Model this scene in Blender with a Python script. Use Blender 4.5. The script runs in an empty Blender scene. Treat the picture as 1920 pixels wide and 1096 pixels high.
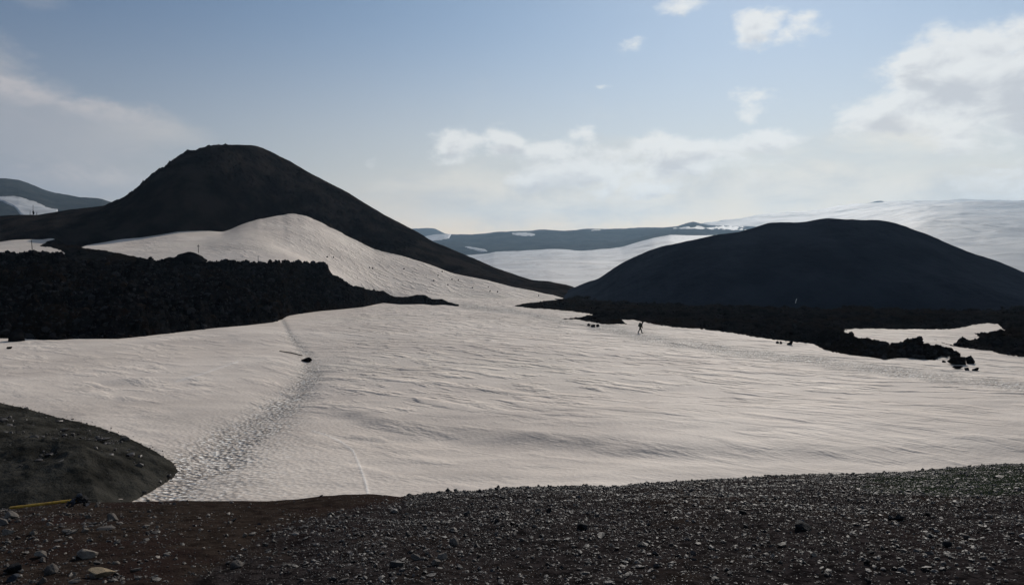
import bpy, bmesh, math, random
import numpy as np
from mathutils import Vector, Matrix
random.seed(7)
S = bpy.context.scene
COL = S.collection
F = 1400.0; CX = 960.0; HY = 470.0        # focal length and horizon row in photograph pixels

# ------------------------------------------------------------------ camera
cd = bpy.data.cameras.new('camera'); cam = bpy.data.objects.new('camera', cd); COL.objects.link(cam)
cam.location = (0, 0, 0); cam.rotation_euler = (math.radians(90), 0, 0)
cd.sensor_width = 36; cd.lens = 36 * F / 1920
cd.shift_y = -(548 - HY) / 1920
cd.clip_start = 0.1; cd.clip_end = 30000
S.camera = cam

# ------------------------------------------------------------------ light
SUN_EL, SUN_AZ = math.radians(29), math.radians(20)
sund = Vector((math.sin(SUN_AZ)*math.cos(SUN_EL), math.cos(SUN_AZ)*math.cos(SUN_EL), math.sin(SUN_EL)))
ld = bpy.data.lights.new('sun', 'SUN'); ld.energy = 3.2; ld.angle = math.radians(0.5); ld.color = (1, .93, .84)
sun = bpy.data.objects.new('sun', ld); COL.objects.link(sun)
sun.rotation_euler = sund.to_track_quat('Z', 'Y').to_euler()
S.view_settings.view_transform = 'Standard'; S.view_settings.look = 'None'
S.view_settings.exposure = 0.0; S.view_settings.gamma = 1
S.render.engine = 'CYCLES'
S.cycles.max_bounces = 4; S.cycles.diffuse_bounces = 2; S.cycles.glossy_bounces = 2; S.cycles.volume_bounces = 0

# ------------------------------------------------------------------ node helper
class N:
    def __init__(s, tree): s.t = tree
    def new(s, typ, **kw):
        n = s.t.nodes.new(typ)
        for k, v in kw.items(): setattr(n, k, v)
        return n
    def put(s, sock, v):
        if isinstance(v, bpy.types.NodeSocket): s.t.links.new(v, sock)
        elif v is not None: sock.default_value = v
    def m(s, op, a, b=None, c=None, clamp=False):
        n = s.new('ShaderNodeMath', operation=op, use_clamp=clamp)
        for i, v in enumerate((a, b, c)):
            if v is not None: s.put(n.inputs[i], v)
        return n.outputs[0]
    def sm(s, v, lo, hi, a=0.0, b=1.0):
        n = s.new('ShaderNodeMapRange', interpolation_type='SMOOTHSTEP')
        for i, x in enumerate((v, lo, hi, a, b)): s.put(n.inputs[i], x)
        return n.outputs[0]
    def mix(s, f, a, b, blend='MIX'):
        n = s.new('ShaderNodeMix', data_type='RGBA', blend_type=blend)
        s.put(n.inputs[0], f); s.put(n.inputs[6], a if isinstance(a, bpy.types.NodeSocket) else (*a, 1)); s.put(n.inputs[7], b if isinstance(b, bpy.types.NodeSocket) else (*b, 1))
        return n.outputs[2]
    def noise(s, vec, scale, detail=4, rough=.5, dist=0.0, stretch=None):
        if stretch:
            mp = s.new('ShaderNodeMapping'); s.put(mp.inputs[0], vec); mp.inputs['Scale'].default_value = stretch; vec = mp.outputs[0]
        n = s.new('ShaderNodeTexNoise'); s.put(n.inputs['Vector'], vec)
        n.inputs['Scale'].default_value = scale; n.inputs['Detail'].default_value = detail
        n.inputs['Roughness'].default_value = rough; n.inputs['Distortion'].default_value = dist
        return n.outputs[0]
    def voro(s, vec, scale, out='Distance', feature='F1', rand=1.0):
        n = s.new('ShaderNodeTexVoronoi', feature=feature); s.put(n.inputs['Vector'], vec)
        n.inputs['Scale'].default_value = scale; n.inputs['Randomness'].default_value = rand
        return n.outputs[out]
    def attr(s, name): return s.new('ShaderNodeAttribute', attribute_name=name).outputs['Fac']
    def bump(s, h, strength, dist, normal=None):
        n = s.new('ShaderNodeBump'); s.put(n.inputs['Height'], h); s.put(n.inputs['Strength'], strength); s.put(n.inputs['Distance'], dist)
        if normal: s.put(n.inputs['Normal'], normal)
        return n.outputs[0]

# ------------------------------------------------------------------ world: sky with clouds by direction
w = bpy.data.worlds.new('World'); S.world = w; w.use_nodes = True
nt = w.node_tree; nt.nodes.clear(); n = N(nt)
sky = n.new('ShaderNodeTexSky', sky_type='NISHITA'); sky.sun_disc = False
sky.sun_elevation = SUN_EL; sky.sun_rotation = SUN_AZ; sky.altitude = 900; sky.air_density = 1.0; sky.dust_density = .35; sky.ozone_density = 1.2
dirv = n.new('ShaderNodeTexCoord').outputs['Generated']
sep = n.new('ShaderNodeSeparateXYZ'); n.put(sep.inputs[0], dirv); dx, dy, dz = sep.outputs
az = n.m('ARCTAN2', dx, dy); el = n.m('ARCSINE', n.m('MINIMUM', n.m('MAXIMUM', dz, -1.0), 1.0))
dot = n.new('ShaderNodeVectorMath', operation='DOT_PRODUCT'); n.put(dot.inputs[0], dirv); dot.inputs[1].default_value = sund
sdot = dot.outputs['Value']
wn1 = n.noise(dirv, 5.0, 6, .6, 0, (1, 1, 1.8)); wn2 = n.noise(dirv, 6.3, 6, .6, 0, (1.1, .9, 2.0))
fbm = n.noise(dirv, 13.0, 10, .60, .25, (1, 1, 1.9)); soft = n.noise(dirv, 3.0, 4, .5, .4, (1, 1, 3.0))
azw = n.m('ADD', az, n.m('MULTIPLY', n.m('SUBTRACT', wn1, .5), .13))
elw = n.m('ADD', el, n.m('MULTIPLY', n.m('SUBTRACT', wn2, .5), .07))
def ang(px, py):
    x, z = (px - CX)/F, (HY - py)/F
    return math.atan2(x, 1), math.atan2(z, math.hypot(x, 1))
def blobs(lst, A, E):
    tot = None
    for px, py, rx, ry, tilt, wt in lst:
        a0, e0 = ang(px, py); rx /= F; ry /= F; rx *= math.cos(a0)**2 ** 1
        ca, sa = math.cos(tilt), math.sin(tilt)
        da, de = n.m('SUBTRACT', A, a0), n.m('SUBTRACT', E, e0)
        p = n.m('ADD', n.m('MULTIPLY', da, ca/rx), n.m('MULTIPLY', de, sa/rx))
        q = n.m('ADD', n.m('MULTIPLY', da, -sa/ry), n.m('MULTIPLY', de, ca/ry))
        r = n.m('SQRT', n.m('ADD', n.m('MULTIPLY', p, p), n.m('MULTIPLY', q, q)))
        b = n.m('MULTIPLY', n.sm(r, 1.0, 0.0), wt)
        tot = b if tot is None else n.m('MAXIMUM', tot, b)
    return tot
CUM = [ # crisp cumulus (px, py, rx, ry, tilt, weight)
 (1790, 160, 250, 150, .0, 1.7), (1650, 215, 170, 90, .2, 1.3), (1930, 160, 220, 150, 0, 1.7), (1730, 120, 110, 80, 0, 1.4), (2100, 190, 260, 160, 0, 1.1), (1750, 240, 330, 60, 0, .8), (1430, 52, 85, 60, 0, 1.0), (1500, 72, 110, 42, .1, .9),
 (1175, 95, 75, 46, .3, .5), (1412, 197, 80, 42, 0, .8), (835, 278, 100, 66, 0, 1.0), (935, 270, 80, 60, 0, 1.0), (1045, 282, 130, 44, .2, .95), (1085, 262, 60, 42, 0, .95),
 (1260, 282, 180, 52, .05, .95), (1410, 268, 180, 40, .03, .9), (1150, 325, 420, 80, .0, .8), (1300, 310, 260, 60, 0, .85), (690, 300, 80, 34, 0, .36), (1142, 162, 26, 12, 0, .4), (1280, 8, 130, 34, 0, .5), (1850, 340, 300, 40, 0, .7)]
SOFT = [(-40, 222, 620, 110, -.13, 1.5), (170, 225, 380, 60, -.10, 1.3), (-60, 150, 260, 95, -.4, 1.5), (80, 335, 420, 50, -.10, 1.3), (300, 235, 300, 60, 0, .4), (1750, 250, 420, 90, 0, .55), (1850, 350, 520, 70, .04, 1.0), (1400, 350, 600, 90, 0, .9), (1000, 375, 700, 110, 0, 1.0), (1250, 300, 420, 60, 0, .7), (1700, 260, 420, 90, 0, .8), (60, 8, 160, 40, 0, .4)]
bc_ = blobs(CUM, azw, elw); dc_ = n.m('ADD', bc_, n.m('MULTIPLY', n.m('MULTIPLY', n.m('SUBTRACT', fbm, .5), 2.7), n.sm(bc_, .02, .30)))
ds_ = n.m('ADD', blobs(SOFT, azw, elw), n.m('ADD', n.m('MULTIPLY', n.m('SUBTRACT', soft, .5), 1.2), n.m('MULTIPLY', n.m('SUBTRACT', fbm, .5), .9)))
mC = n.sm(dc_, .22, .92); mS = n.sm(ds_, .15, .95)
low = n.noise(dirv, 13.0, 3, .5, .25, (1, 1, 1.9)); offn = n.new('ShaderNodeVectorMath', operation='ADD'); n.put(offn.inputs[0], dirv); offn.inputs[1].default_value = (0, 0, .012)
up = n.noise(offn.outputs[0], 13.0, 5, .55, .25, (1, 1, 1.9))
thick = n.sm(n.m('ADD', n.m('MULTIPLY', blobs(CUM, azw, n.m('ADD', elw, .018)), .75), n.m('MULTIPLY', n.m('SUBTRACT', up, .5), 3.6)), .45, 1.35)
glow = n.sm(sdot, .45, 1.0)                      # forward scattering towards the sun
gl = n.m('ADD', n.m('MULTIPLY', glow, .75), .42)
lum = n.sm(az, -.62, .0, .62, 1.0)
base = n.mix(1.0, sky.outputs[0], n.mix(n.sm(az, -.7, .35), (.043, .048, .054), (.074, .077, .078)), 'MULTIPLY')
base = n.mix(.22, base, n.mix(n.sm(az, -.7, .3), (.20, .235, .29), (.50, .58, .64)))
hz = n.sm(el, .33, -.05); hz2 = n.m('POWER', n.sm(el, .14, .0), 1.6)
hazec = n.mix(n.sm(az, -.75, .05), (.36, .355, .37), (.73, .63, .50))
hazec = n.mix(hz2, hazec, n.mix(n.sm(az, -.75, .05), (.70, .52, .38), (1.22, .86, .50)))
c1 = n.mix(n.m('MULTIPLY', hz, .93), base, hazec)
rimb = n.m('MULTIPLY', blobs([(170, 196, 290, 42, -.13, 1.0), (30, 150, 170, 60, -.45, 1.0), (110, 318, 300, 34, -.08, .9)], azw, elw), n.sm(fbm, .40, .62))
softc = n.mix(n.sm(az, -.7, .0), n.mix(rimb, (.345, .36, .405), (.56, .52, .52)), n.mix(n.sm(n.noise(dirv, 7.0, 7, .6, .4, (1, 1, 2.6)), .36, .64), (.58, .57, .545), (.84, .77, .66)))
c2 = n.mix(n.m('MULTIPLY', mS, .85), c1, softc)
cumc = n.mix(thick, (.86, .845, .81), (.56, .555, .565))
c3 = n.mix(n.m('MULTIPLY', mC, .82), c2, cumc)
bg = n.new('ShaderNodeBackground'); n.put(bg.inputs[0], c3); bg.inputs[1].default_value = 1.0
out = n.new('ShaderNodeOutputWorld'); n.put(out.inputs[0], bg.outputs[0])

# ------------------------------------------------------------------ numpy noise
def _h(ix, iy, iz, seed):
    h = (ix.astype(np.int64)*374761393 + iy.astype(np.int64)*668265263 + iz.astype(np.int64)*2147483647 + seed*1274126177) & 0xffffffff
    h = ((h ^ (h >> 13))*1103515245) & 0xffffffff
    h = ((h ^ (h >> 16))*2654435761) & 0xffffffff
    return ((h ^ (h >> 15)) & 0xffff)/65535.0*2 - 1
def vnoise(x, y, z=None, seed=0):
    if z is None: z = np.zeros_like(x)
    x0, y0, z0 = np.floor(x), np.floor(y), np.floor(z)
    fx, fy, fz = x-x0, y-y0, z-z0
    s = lambda t: t*t*t*(t*(t*6-15)+10)
    sx, sy, sz = s(fx), s(fy), s(fz); r = 0
    flat = not np.any(fz)
    for k in ((0,) if flat else (0, 1)):
        for j in (0, 1):
            for i in (0, 1):
                wgt = (sx if i else 1-sx)*(sy if j else 1-sy)*(1 if flat else (sz if k else 1-sz))
                r = r + wgt*_h(x0+i, y0+j, z0+k, seed)
    return r
def fbmn(x, y, z=None, octs=4, seed=0, gain=.5):
    a, r, f = 1.0, 0, 1.0
    for o in range(octs):
        r = r + a*vnoise(x*f+o*17.3, y*f+o*9.1, None if z is None else z*f, seed+o); a *= gain; f *= 2.03
    return r
def ss(x, a, b):
    t = np.clip((x-a)/(b-a), 0, 1); return t*t*(3-2*t)
def ip(x, pts):
    p = np.array(pts, float); return np.interp(x, p[:, 0], p[:, 1])
def curve(pts):
    return lambda x: ip(x, pts)
def blur1(a, k, axis):
    if k < 1: return a
    kern = np.hanning(2*k+3)[1:-1]; kern /= kern.sum(); pad = [(0, 0)]*a.ndim; pad[axis] = (k, k)
    return np.apply_along_axis(lambda v: np.convolve(v, kern, 'valid'), axis, np.pad(a, pad, mode='edge'))
def seg_dist(px, py, poly, closed=False):
    d = np.full(px.shape, 1e9); P = np.array(poly, float); m_ = len(P)
    for i in range(m_ if closed else m_-1):
        a, b = P[i], P[(i+1) % m_]; e = b-a; L = max(e@e, 1e-9)
        t = np.clip(((px-a[0])*e[0]+(py-a[1])*e[1])/L, 0, 1)
        d = np.minimum(d, np.hypot(px-a[0]-t*e[0], py-a[1]-t*e[1]))
    return d
def sdf(px, py, poly):
    ins = np.zeros(px.shape, bool); P = np.array(poly, float); j = len(P)-1
    for i in range(len(P)):
        xi, yi, xj, yj = *P[i], *P[j]
        if yi != yj: ins ^= ((yi > py) != (yj > py)) & (px < (xj-xi)*(py-yi)/(yj-yi)+xi)
        j = i
    d = seg_dist(px, py, poly, True); return np.where(ins, d, -d)

# ------------------------------------------------------------------ mesh helpers
def props(o, label=None, cat=None, group=None, kind=None):
    if label: o['label'] = label
    if cat: o['category'] = cat
    if group: o['group'] = group
    if kind: o['kind'] = kind
    return o
def mesh_obj(name, V, faces, mat, parent=None, smooth=True, attrs=None):
    me = bpy.data.meshes.new(name); V = np.asarray(V, np.float32); faces = np.asarray(faces, np.int32)
    k = faces.shape[1]
    me.vertices.add(len(V)); me.vertices.foreach_set('co', V.ravel())
    me.loops.add(faces.size); me.loops.foreach_set('vertex_index', faces.ravel())
    me.polygons.add(len(faces)); me.polygons.foreach_set('loop_start', np.arange(0, faces.size, k, dtype=np.int32))
    me.polygons.foreach_set('use_smooth', np.full(len(faces), smooth))
    me.update(calc_edges=True)
    for a, v in (attrs or {}).items():
        at = me.attributes.new(a, 'FLOAT', 'POINT'); at.data.foreach_set('value', np.asarray(v, np.float32).ravel())
    me.materials.append(mat); o = bpy.data.objects.new(name, me); COL.objects.link(o); o.parent = parent
    return o
def grid(name, X, Y, Z, mat, keep=None, attrs=None, **kw):
    nr, nc = X.shape; V = np.stack([X, Y, Z], -1).reshape(-1, 3)
    i = np.arange(nr*nc).reshape(nr, nc)
    Fc = np.stack([i[:-1, :-1], i[:-1, 1:], i[1:, 1:], i[1:, :-1]], -1).reshape(-1, 4)
    A = {a: v.ravel() for a, v in (attrs or {}).items()}
    if keep is not None:
        kf = (keep[:-1, :-1] | keep[:-1, 1:] | keep[1:, 1:] | keep[1:, :-1]).ravel(); Fc = Fc[kf]
        used = np.unique(Fc); mp = np.zeros(len(V), np.int64); mp[used] = np.arange(len(used)); Fc = mp[Fc]; V = V[used]
        A = {a: v[used] for a, v in A.items()}
    # face winding up
    a, b, c = V[Fc[len(Fc)//2, :3]]
    if np.cross(b-a, c-a)[2] < 0: Fc = Fc[:, ::-1]
    return mesh_obj(name, V, Fc, mat, attrs=A, **kw)

# ------------------------------------------------------------------ materials
def mat(name):
    m = bpy.data.materials.new(name); m.use_nodes = True; t = m.node_tree; b = t.nodes['Principled BSDF']
    return m, N(t), b
def obj_co(n): return n.new('ShaderNodeTexCoord').outputs['Object']
def rock_mat(name, c1, c2, scale, rough=.95, bumps=((2.0, .3, .5),), spec=.2, c3=None, s3=.08, rng=(.38, .62)):
    m, n, b = mat(name); co = obj_co(n)
    col = n.mix(n.sm(n.noise(co, scale, 8, .6), *rng), c1, c2)
    if c3: col = n.mix(n.sm(n.noise(co, s3, 5, .6), .48, .62), col, c3)
    n.put(b.inputs['Base Color'], col); b.inputs['Roughness'].default_value = rough; b.inputs['Specular IOR Level'].default_value = spec
    nm = None
    for sc, st, di in bumps: nm = n.bump(n.noise(co, sc, 8, .65), st, di, nm)
    n.put(b.inputs['Normal'], nm); return m
M = {}
# snow: dirty firn, wind ripple streaks, sun cups where trodden
m, n, b = mat('firn_snow'); co = obj_co(n)
trod, clean, dirt_shade = n.attr('trod'), n.attr('clean'), n.attr('dirt_shade')
base = n.mix(n.sm(n.noise(co, .045, 6, .6, .5), .35, .65), (.68, .595, .515), (.58, .50, .43))
base = n.mix(n.m('MULTIPLY', n.sm(n.noise(co, .16, 8, .68, .3, (.6, 1, 1)), .42, .66), .35), base, (.40, .34, .305))
base = n.mix(n.m('MULTIPLY', n.sm(n.noise(co, .028, 4, .5, .3), .5, .7), .35), base, (.55, .50, .42))
rm = n.new('ShaderNodeMapping'); n.put(rm.inputs[0], co); rm.inputs['Rotation'].default_value = (0, 0, math.radians(38)); rot = rm.outputs[0]
rip = n.attr('ripple'); rn = n.noise(rot, .55, 4, .55, .15, (.38, 1.1, 1))
fine = n.noise(co, 5.0, 6, .75); base = n.mix(n.m('MULTIPLY', n.sm(fine, .53, .66), .28), base, (.26, .24, .22))
cup = n.voro(co, 4.3, 'Distance', 'F1'); cupn = n.noise(co, 7.0, 3, .6)
grit = n.m('MULTIPLY', n.m('MINIMUM', trod, 1.0), n.sm(n.m('ADD', cup, n.m('MULTIPLY', cupn, .5)), .55, .85))
base = n.mix(n.m('MULTIPLY', grit, .75), base, (.13, .11, .095))
base = n.mix(n.m('MULTIPLY', n.m('MINIMUM', trod, 1.0), .07), base, (.20, .185, .165))
base = n.mix(n.m('MULTIPLY', dirt_shade, .6), base, (.27, .235, .21))
base = n.mix(n.m('MULTIPLY', rip, n.sm(rn, .54, .40, 0.0, .22)), base, (.36, .31, .28))
fl = n.m('MULTIPLY', n.m('MINIMUM', trod, 1.0), n.sm(n.noise(co, 5.5, 2, .5, 0, (.8, 1.3, 1)), .55, .62)); base = n.mix(n.m('MULTIPLY', fl, .9), base, (.88, .85, .80))  # white flecks paint sun glints into the trodden snow's colour
base = n.mix(clean, base, (.80, .77, .73))
n.put(b.inputs['Base Color'], base); b.inputs['Roughness'].default_value = .72; b.inputs['Specular IOR Level'].default_value = .09
n0 = n.bump(n.sm(rn, .46, .66), n.m('MULTIPLY', rip, .9), .38, n.bump(n.noise(co, .15, 3, .5, .2), .5, .6))
n1 = n.bump(n.noise(co, .8, 6, .62, .25, (.5, 1.0, 1)), n.m('ADD', .12, n.m('MULTIPLY', n.sm(n.noise(co, .07, 4, .6), .4, .6), .25)), .22, n0)
n2 = n.bump(n.noise(co, 6.0, 4, .7), n.m('ADD', .35, n.m('MULTIPLY', trod, .4)), .03, n1)
n3 = n.bump(cup, n.m('ADD', .16, n.m('MULTIPLY', trod, 1.0)), .11, n2)
n.put(b.inputs['Normal'], n3); M['snow'] = m
# far snow
m, n, b = mat('far_snow'); co = obj_co(n)
base = n.mix(n.sm(n.noise(co, .012, 7, .62, .6, (.5, 1, 1)), .4, .66), (.50, .50, .50), (.40, .39, .385))
base = n.mix(n.m('MULTIPLY', n.sm(n.noise(co, .035, 7, .7, .3, (1, .22, 1)), .50, .64), .6), base, (.30, .29, .30))
n.put(b.inputs['Base Color'], base); b.inputs['Roughness'].default_value = .7; b.inputs['Specular IOR Level'].default_value = .2
n.put(b.inputs['Normal'], n.bump(n.noise(co, .06, 6, .6, .8, (.35, 1.3, 1)), .6, 3.0)); M['far_snow'] = m
# glacier
m, n, b = mat('glacier_ice'); co = obj_co(n)
base = n.mix(n.sm(n.noise(co, .004, 7, .62, .6, (.4, 1, 3)), .4, .66), (.33, .33, .335), (.22, .215, .225))
crev = n.sm(n.noise(co, .012, 8, .75, .4, (1, .16, 1)), .50, .62); area = n.sm(n.noise(co, .0013, 5, .65, .3, (1, .5, 1)), .44, .56)
base = n.mix(n.m('MULTIPLY', n.m('MULTIPLY', crev, area), .9), base, (.09, .095, .11))
n.put(b.inputs['Base Color'], base); b.inputs['Roughness'].default_value = .7; b.inputs['Specular IOR Level'].default_value = .2
n.put(b.inputs['Normal'], n.bump(n.noise(co, .015, 7, .65, .8, (.35, 1.3, 1)), .6, 9.0)); M['glacier'] = m
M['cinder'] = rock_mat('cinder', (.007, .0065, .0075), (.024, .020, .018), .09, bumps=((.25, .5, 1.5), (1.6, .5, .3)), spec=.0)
M['cinder_hazed'] = rock_mat('cinder_hazed', (.014, .018, .027), (.020, .026, .037), .07, bumps=((.3, .4, 1.0), (1.6, .4, .25)), spec=.0)  # right hill: blue of the haze painted into the rock colour
M['lava'] = rock_mat('lava', (.0015, .0015, .0018), (.012, .011, .011), .35, rough=1, bumps=((.8, .9, .8), (4.0, .8, .2)), spec=.0, c3=(.010, .007, .005), s3=.05)
M['far_rock'] = rock_mat('far_rock', (.030, .034, .036), (.050, .052, .050), .01, bumps=((.01, .5, 12.0), (.06, .4, 2.0)), spec=.0)
M['mound'] = rock_mat('mound', (.022, .021, .018), (.052, .049, .042), .6, bumps=((1.5, .8, .2), (6.0, .8, .08)), spec=.0)
# foreground soil
m, n, b = mat('foreground_soil'); co = obj_co(n); br, gn = n.attr('brown'), n.attr('moss')
dk = n.mix(n.sm(n.noise(co, 9.0, 8, .7), .40, .62), (.010, .0085, .0085), (.036, .030, .029))
bw = n.mix(n.sm(n.noise(co, 5.0, 8, .7), .38, .62), (.017, .0125, .0105), (.036, .027, .022))
bn = n.mix(n.sm(n.noise(co, .7, 5, .6), .46, .6), bw, (.024, .016, .014))
col = n.mix(n.sm(n.m('ADD', br, n.m('MULTIPLY', n.m('SUBTRACT', n.noise(co, 1.6, 5, .6), .5), .9)), .3, .7), dk, bn)
ms = n.mix(n.sm(n.noise(co, 22.0, 5, .7), .4, .62), (.010, .015, .009), (.026, .038, .020))
col = n.mix(n.m('MULTIPLY', n.sm(n.m('ADD', gn, n.m('MULTIPLY', n.m('SUBTRACT', n.noise(co, 2.4, 6, .65), .5), 1.0)), .45, .75), .8), col, ms)
n.put(b.inputs['Base Color'], col); b.inputs['Roughness'].default_value = 1; b.inputs['Specular IOR Level'].default_value = .0
nn = n.bump(n.noise(co, 9.0, 8, .7), .7, .04); nn = n.bump(n.voro(co, 38.0), .5, .015, nn); n.put(b.inputs['Normal'], nn); M['soil'] = m
# stones: colour comes from the stone's own tone
m, n, b = mat('gravel_stone'); co = obj_co(n); tone, warm = n.attr('tone'), n.attr('warm')
c = n.mix(tone, (.010, .008, .009), (.215, .188, .172)); c = n.mix(warm, c, n.mix(tone, (.012, .009, .007), (.20, .165, .13)))
c = n.mix(n.m('MULTIPLY', n.sm(n.noise(co, 60, 5, .7), .5, .65), .5), c, (.02, .018, .017))
n.put(b.inputs['Base Color'], c); b.inputs['Roughness'].default_value = .55; b.inputs['Specular IOR Level'].default_value = .22
n.put(b.inputs['Normal'], n.bump(n.noise(co, 70, 5, .7), .5, .01)); M['gravel'] = m
def stone_mat(name, a, bcol, spec=.15, rough=.85):
    m, n, b = mat(name); co = obj_co(n)
    c = n.mix(n.sm(n.noise(co, 14, 8, .7), .36, .62), a, bcol); c = n.mix(n.m('MULTIPLY', n.sm(n.noise(co, 4.0, 6, .7), .5, .66), .55), c, tuple(v*.35 for v in a))
    n.put(b.inputs['Base Color'], c); b.inputs['Roughness'].default_value = rough; b.inputs['Specular IOR Level'].default_value = spec
    nn = n.bump(n.noise(co, 12, 8, .7), .6, .04); nn = n.bump(n.noise(co, 60, 4, .7), .5, .008, nn); n.put(b.inputs['Normal'], nn); return m
M['tan'] = stone_mat('tan_stone', (.25, .19, .12), (.34, .265, .175))
M['pale'] = stone_mat('pale_stone', (.15, .126, .104), (.245, .21, .178))
M['grey'] = stone_mat('grey_stone', (.08, .069, .062), (.15, .13, .115))
M['dark'] = stone_mat('dark_stone', (.012, .012, .013), (.030, .029, .030))
M['basalt'] = rock_mat('basalt', (.003, .003, .0035), (.012, .011, .011), 1.2, bumps=((3.0, .8, .2),), spec=0)
m, n, b = mat('clinker'); co = obj_co(n); tone, warm = n.attr('tone'), n.attr('warm')
n.put(b.inputs['Base Color'], n.mix(n.sm(warm, .7, 1.0), n.mix(tone, (.004, .004, .0045), (.026, .026, .028)), (.020, .014, .010))); b.inputs['Roughness'].default_value = 1; b.inputs['Specular IOR Level'].default_value = 0
n.put(b.inputs['Normal'], n.bump(n.noise(co, 4.0, 5, .7), .8, .15)); M['clinker'] = m
M['blue'] = stone_mat('bluish_stone', (.035, .038, .048), (.075, .08, .095))
def plain(name, c, rough=.7, c2=None):
    m, n, b = mat(name); co = obj_co(n)
    n.put(b.inputs['Base Color'], n.mix(n.sm(n.noise(co, 18, 6, .7), .4, .65), c, c2 or tuple(v*.6 for v in c))); b.inputs['Roughness'].default_value = rough
    n.put(b.inputs['Normal'], n.bump(n.noise(co, 30, 4, .6), .3, .005)); return m
M['yellow'] = plain('yellow_paint', (.62, .36, .03), .5, (.36, .19, .02))
M['post'] = plain('weathered_wood', (.06, .05, .04)); M['palepost'] = plain('pale_wood', (.35, .33, .30)); M['whitepost'] = plain('white_paint', (.8, .8, .78), .4, (.6, .6, .58))

# ------------------------------------------------------------------ snow terrain table T(px, d)
PXT = np.arange(-600, 2641, 4.0); DT = np.arange(12, 420.1, .5)
def plane(d): return -8.5 - .03*d
def dplane(py): return 8.5/((py-HY)/F - .03)
contact = [(-600, 460), (0, 452), (20, 449), (55, 448), (80, 449), (95, 446), (104, 448), (112, 455), (128, 466), (155, 461), (193, 455), (228, 448.6), (260, 445.5), (333, 433.5), (361, 433), (401, 433.5), (418, 435), (438, 427), (450, 421), (462, 416), (480, 409), (502, 405), (522, 400), (546, 396.6), (570, 400.6), (602, 414.7), (612, 421), (640, 435), (653, 443), (701, 465), (749, 477), (797, 493), (849, 511), (901, 521), (962, 536), (1014, 547), (1046, 553), (1058, 560)]
cY = curve(contact)
cD = curve([(-600, 250), (0, 250), (104, 250), (300, 260), (420, 272), (545, 294), (640, 292), (750, 284), (850, 274), (960, 262), (1058, 248)])
rD = curve([(-600, 330), (0, 318), (200, 306), (300, 304), (420, 314), (470, 324), (545, 346), (640, 346), (750, 334), (850, 318), (960, 302), (1040, 292), (1078, 300)])
d0c = curve([(0, 190), (560, 195), (600, 200), (700, 225), (800, 228), (860, 220), (1058, 236)])
crD = curve([(0, 225), (400, 235), (455, 240), (490, 238), (540, 232), (580, 228), (640, 228), (700, 236), (760, 242), (860, 238), (1058, 243)])
crY = curve([(0, 465), (104, 462), (250, 463), (380, 456), (455, 440), (490, 446), (540, 470), (580, 490), (640, 515), (700, 531), (760, 543), (860, 559), (960, 556), (1058, 561)])
def tab(f, k): return blur1(f(np.clip(PXT, -60, 1058)), k, 0)
a_d0, a_C, a_dc, a_cy, a_ky = tab(d0c, 10), tab(cD, 8), tab(crD, 12), tab(cY, 1), tab(crY, 6)
a_cy = a_cy+1.6*np.abs(vnoise(PXT/9, PXT*0, seed=15))*np.exp(-((PXT-490)/70)**2)
Tz = np.zeros((len(DT), len(PXT)))
for j, px in enumerate(PXT):
    if px > 1058: Tz[:, j] = plane(DT); continue
    d0, C, dc = a_d0[j], a_C[j], a_dc[j]; zc = (HY-a_cy[j])/F*C; zk = (HY-a_ky[j])/F*dc
    k = float(ss(np.array(px), 560, 700)); z0 = (1-k)*(-(496-HY)/F*d0) + k*plane(d0)
    P = [(10, plane(10)), (d0-22, plane(d0-22)), (d0, z0), (dc, zk), (C, zc), (C+100, zc-12)]
    Tz[:, j] = np.interp(DT, *zip(*P))
Tz = blur1(blur1(Tz, 9, 0), 1, 1)
band = [(540, 758), (600, 768), (650, 775), (720, 790), (800, 800), (880, 810), (1000, 820), (1100, 832), (1200, 843), (1300, 850), (1400, 855), (1550, 857), (1700, 854), (1850, 850), (1960, 848), (2200, 846)]
ds = dplane(curve(band)(PXT))
amp = .95*ip(PXT, [(560, 0), (680, .8), (900, 1), (1200, 1), (1500, .7), (1900, .5), (2200, .3)])*.42
Tz += amp[None, :]*(ss(DT[:, None], ds[None, :]-1.2, ds[None, :]+1.8))*(1-ss(DT[:, None], ds[None, :]+6, ds[None, :]+26))
gul = [(530, 600), (545, 630), (575, 665), (585, 700), (560, 735), (510, 775), (440, 830), (370, 880), (290, 930)]
def T(px, d):
    px, d = np.broadcast_arrays(np.asarray(px, float), np.asarray(d, float))
    fx = np.clip((px-PXT[0])/4, 0, len(PXT)-1.001); fy = np.clip((d-DT[0])*2, 0, len(DT)-1.001)
    i, j = fx.astype(int), fy.astype(int); a, b = fx-i, fy-j
    z = Tz[j, i]*(1-a)*(1-b) + Tz[j, i+1]*a*(1-b) + Tz[j+1, i]*(1-a)*b + Tz[j+1, i+1]*a*b
    x = d*(px-CX)/F
    z = z + .38*fbmn(x/30, d/22, octs=2, seed=3) + .05*ss(d, 20, 40)*(.35+.65*ss(px, 540, 760))*fbmn(x/5.5+d*.03, d/3.2, octs=3, seed=5)*(1+.8*ss(d, 70, 110))*(1-.6*ss(d, 190, 240))
    z = z + .05*vnoise(x/2.2+d*.04, d/1.1, seed=8)*(.4+.6*ss(px, 540, 700))
    gx = ip(d, [(28, 280), (33, 370), (41, 440), (51, 520), (63, 560), (70, 582), (84, 570), (105, 540), (125, 530)])
    off = (px-gx)*d/F
    z = z - .24*np.exp(-(off/2.0)**2)*ss(d, 24, 30)*(1-.75*ss(d, 70, 95))*(1-ss(d, 112, 128)) + .22*np.exp(-((off+4.5)/4.5)**2)*ss(d, 50, 62)*(1-ss(d, 105, 120))
    z = z + .30*np.exp(-((d-59-((px-260)*.01))/1.0)**2)*np.exp(-((px-260)/70)**2)
    return z
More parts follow.
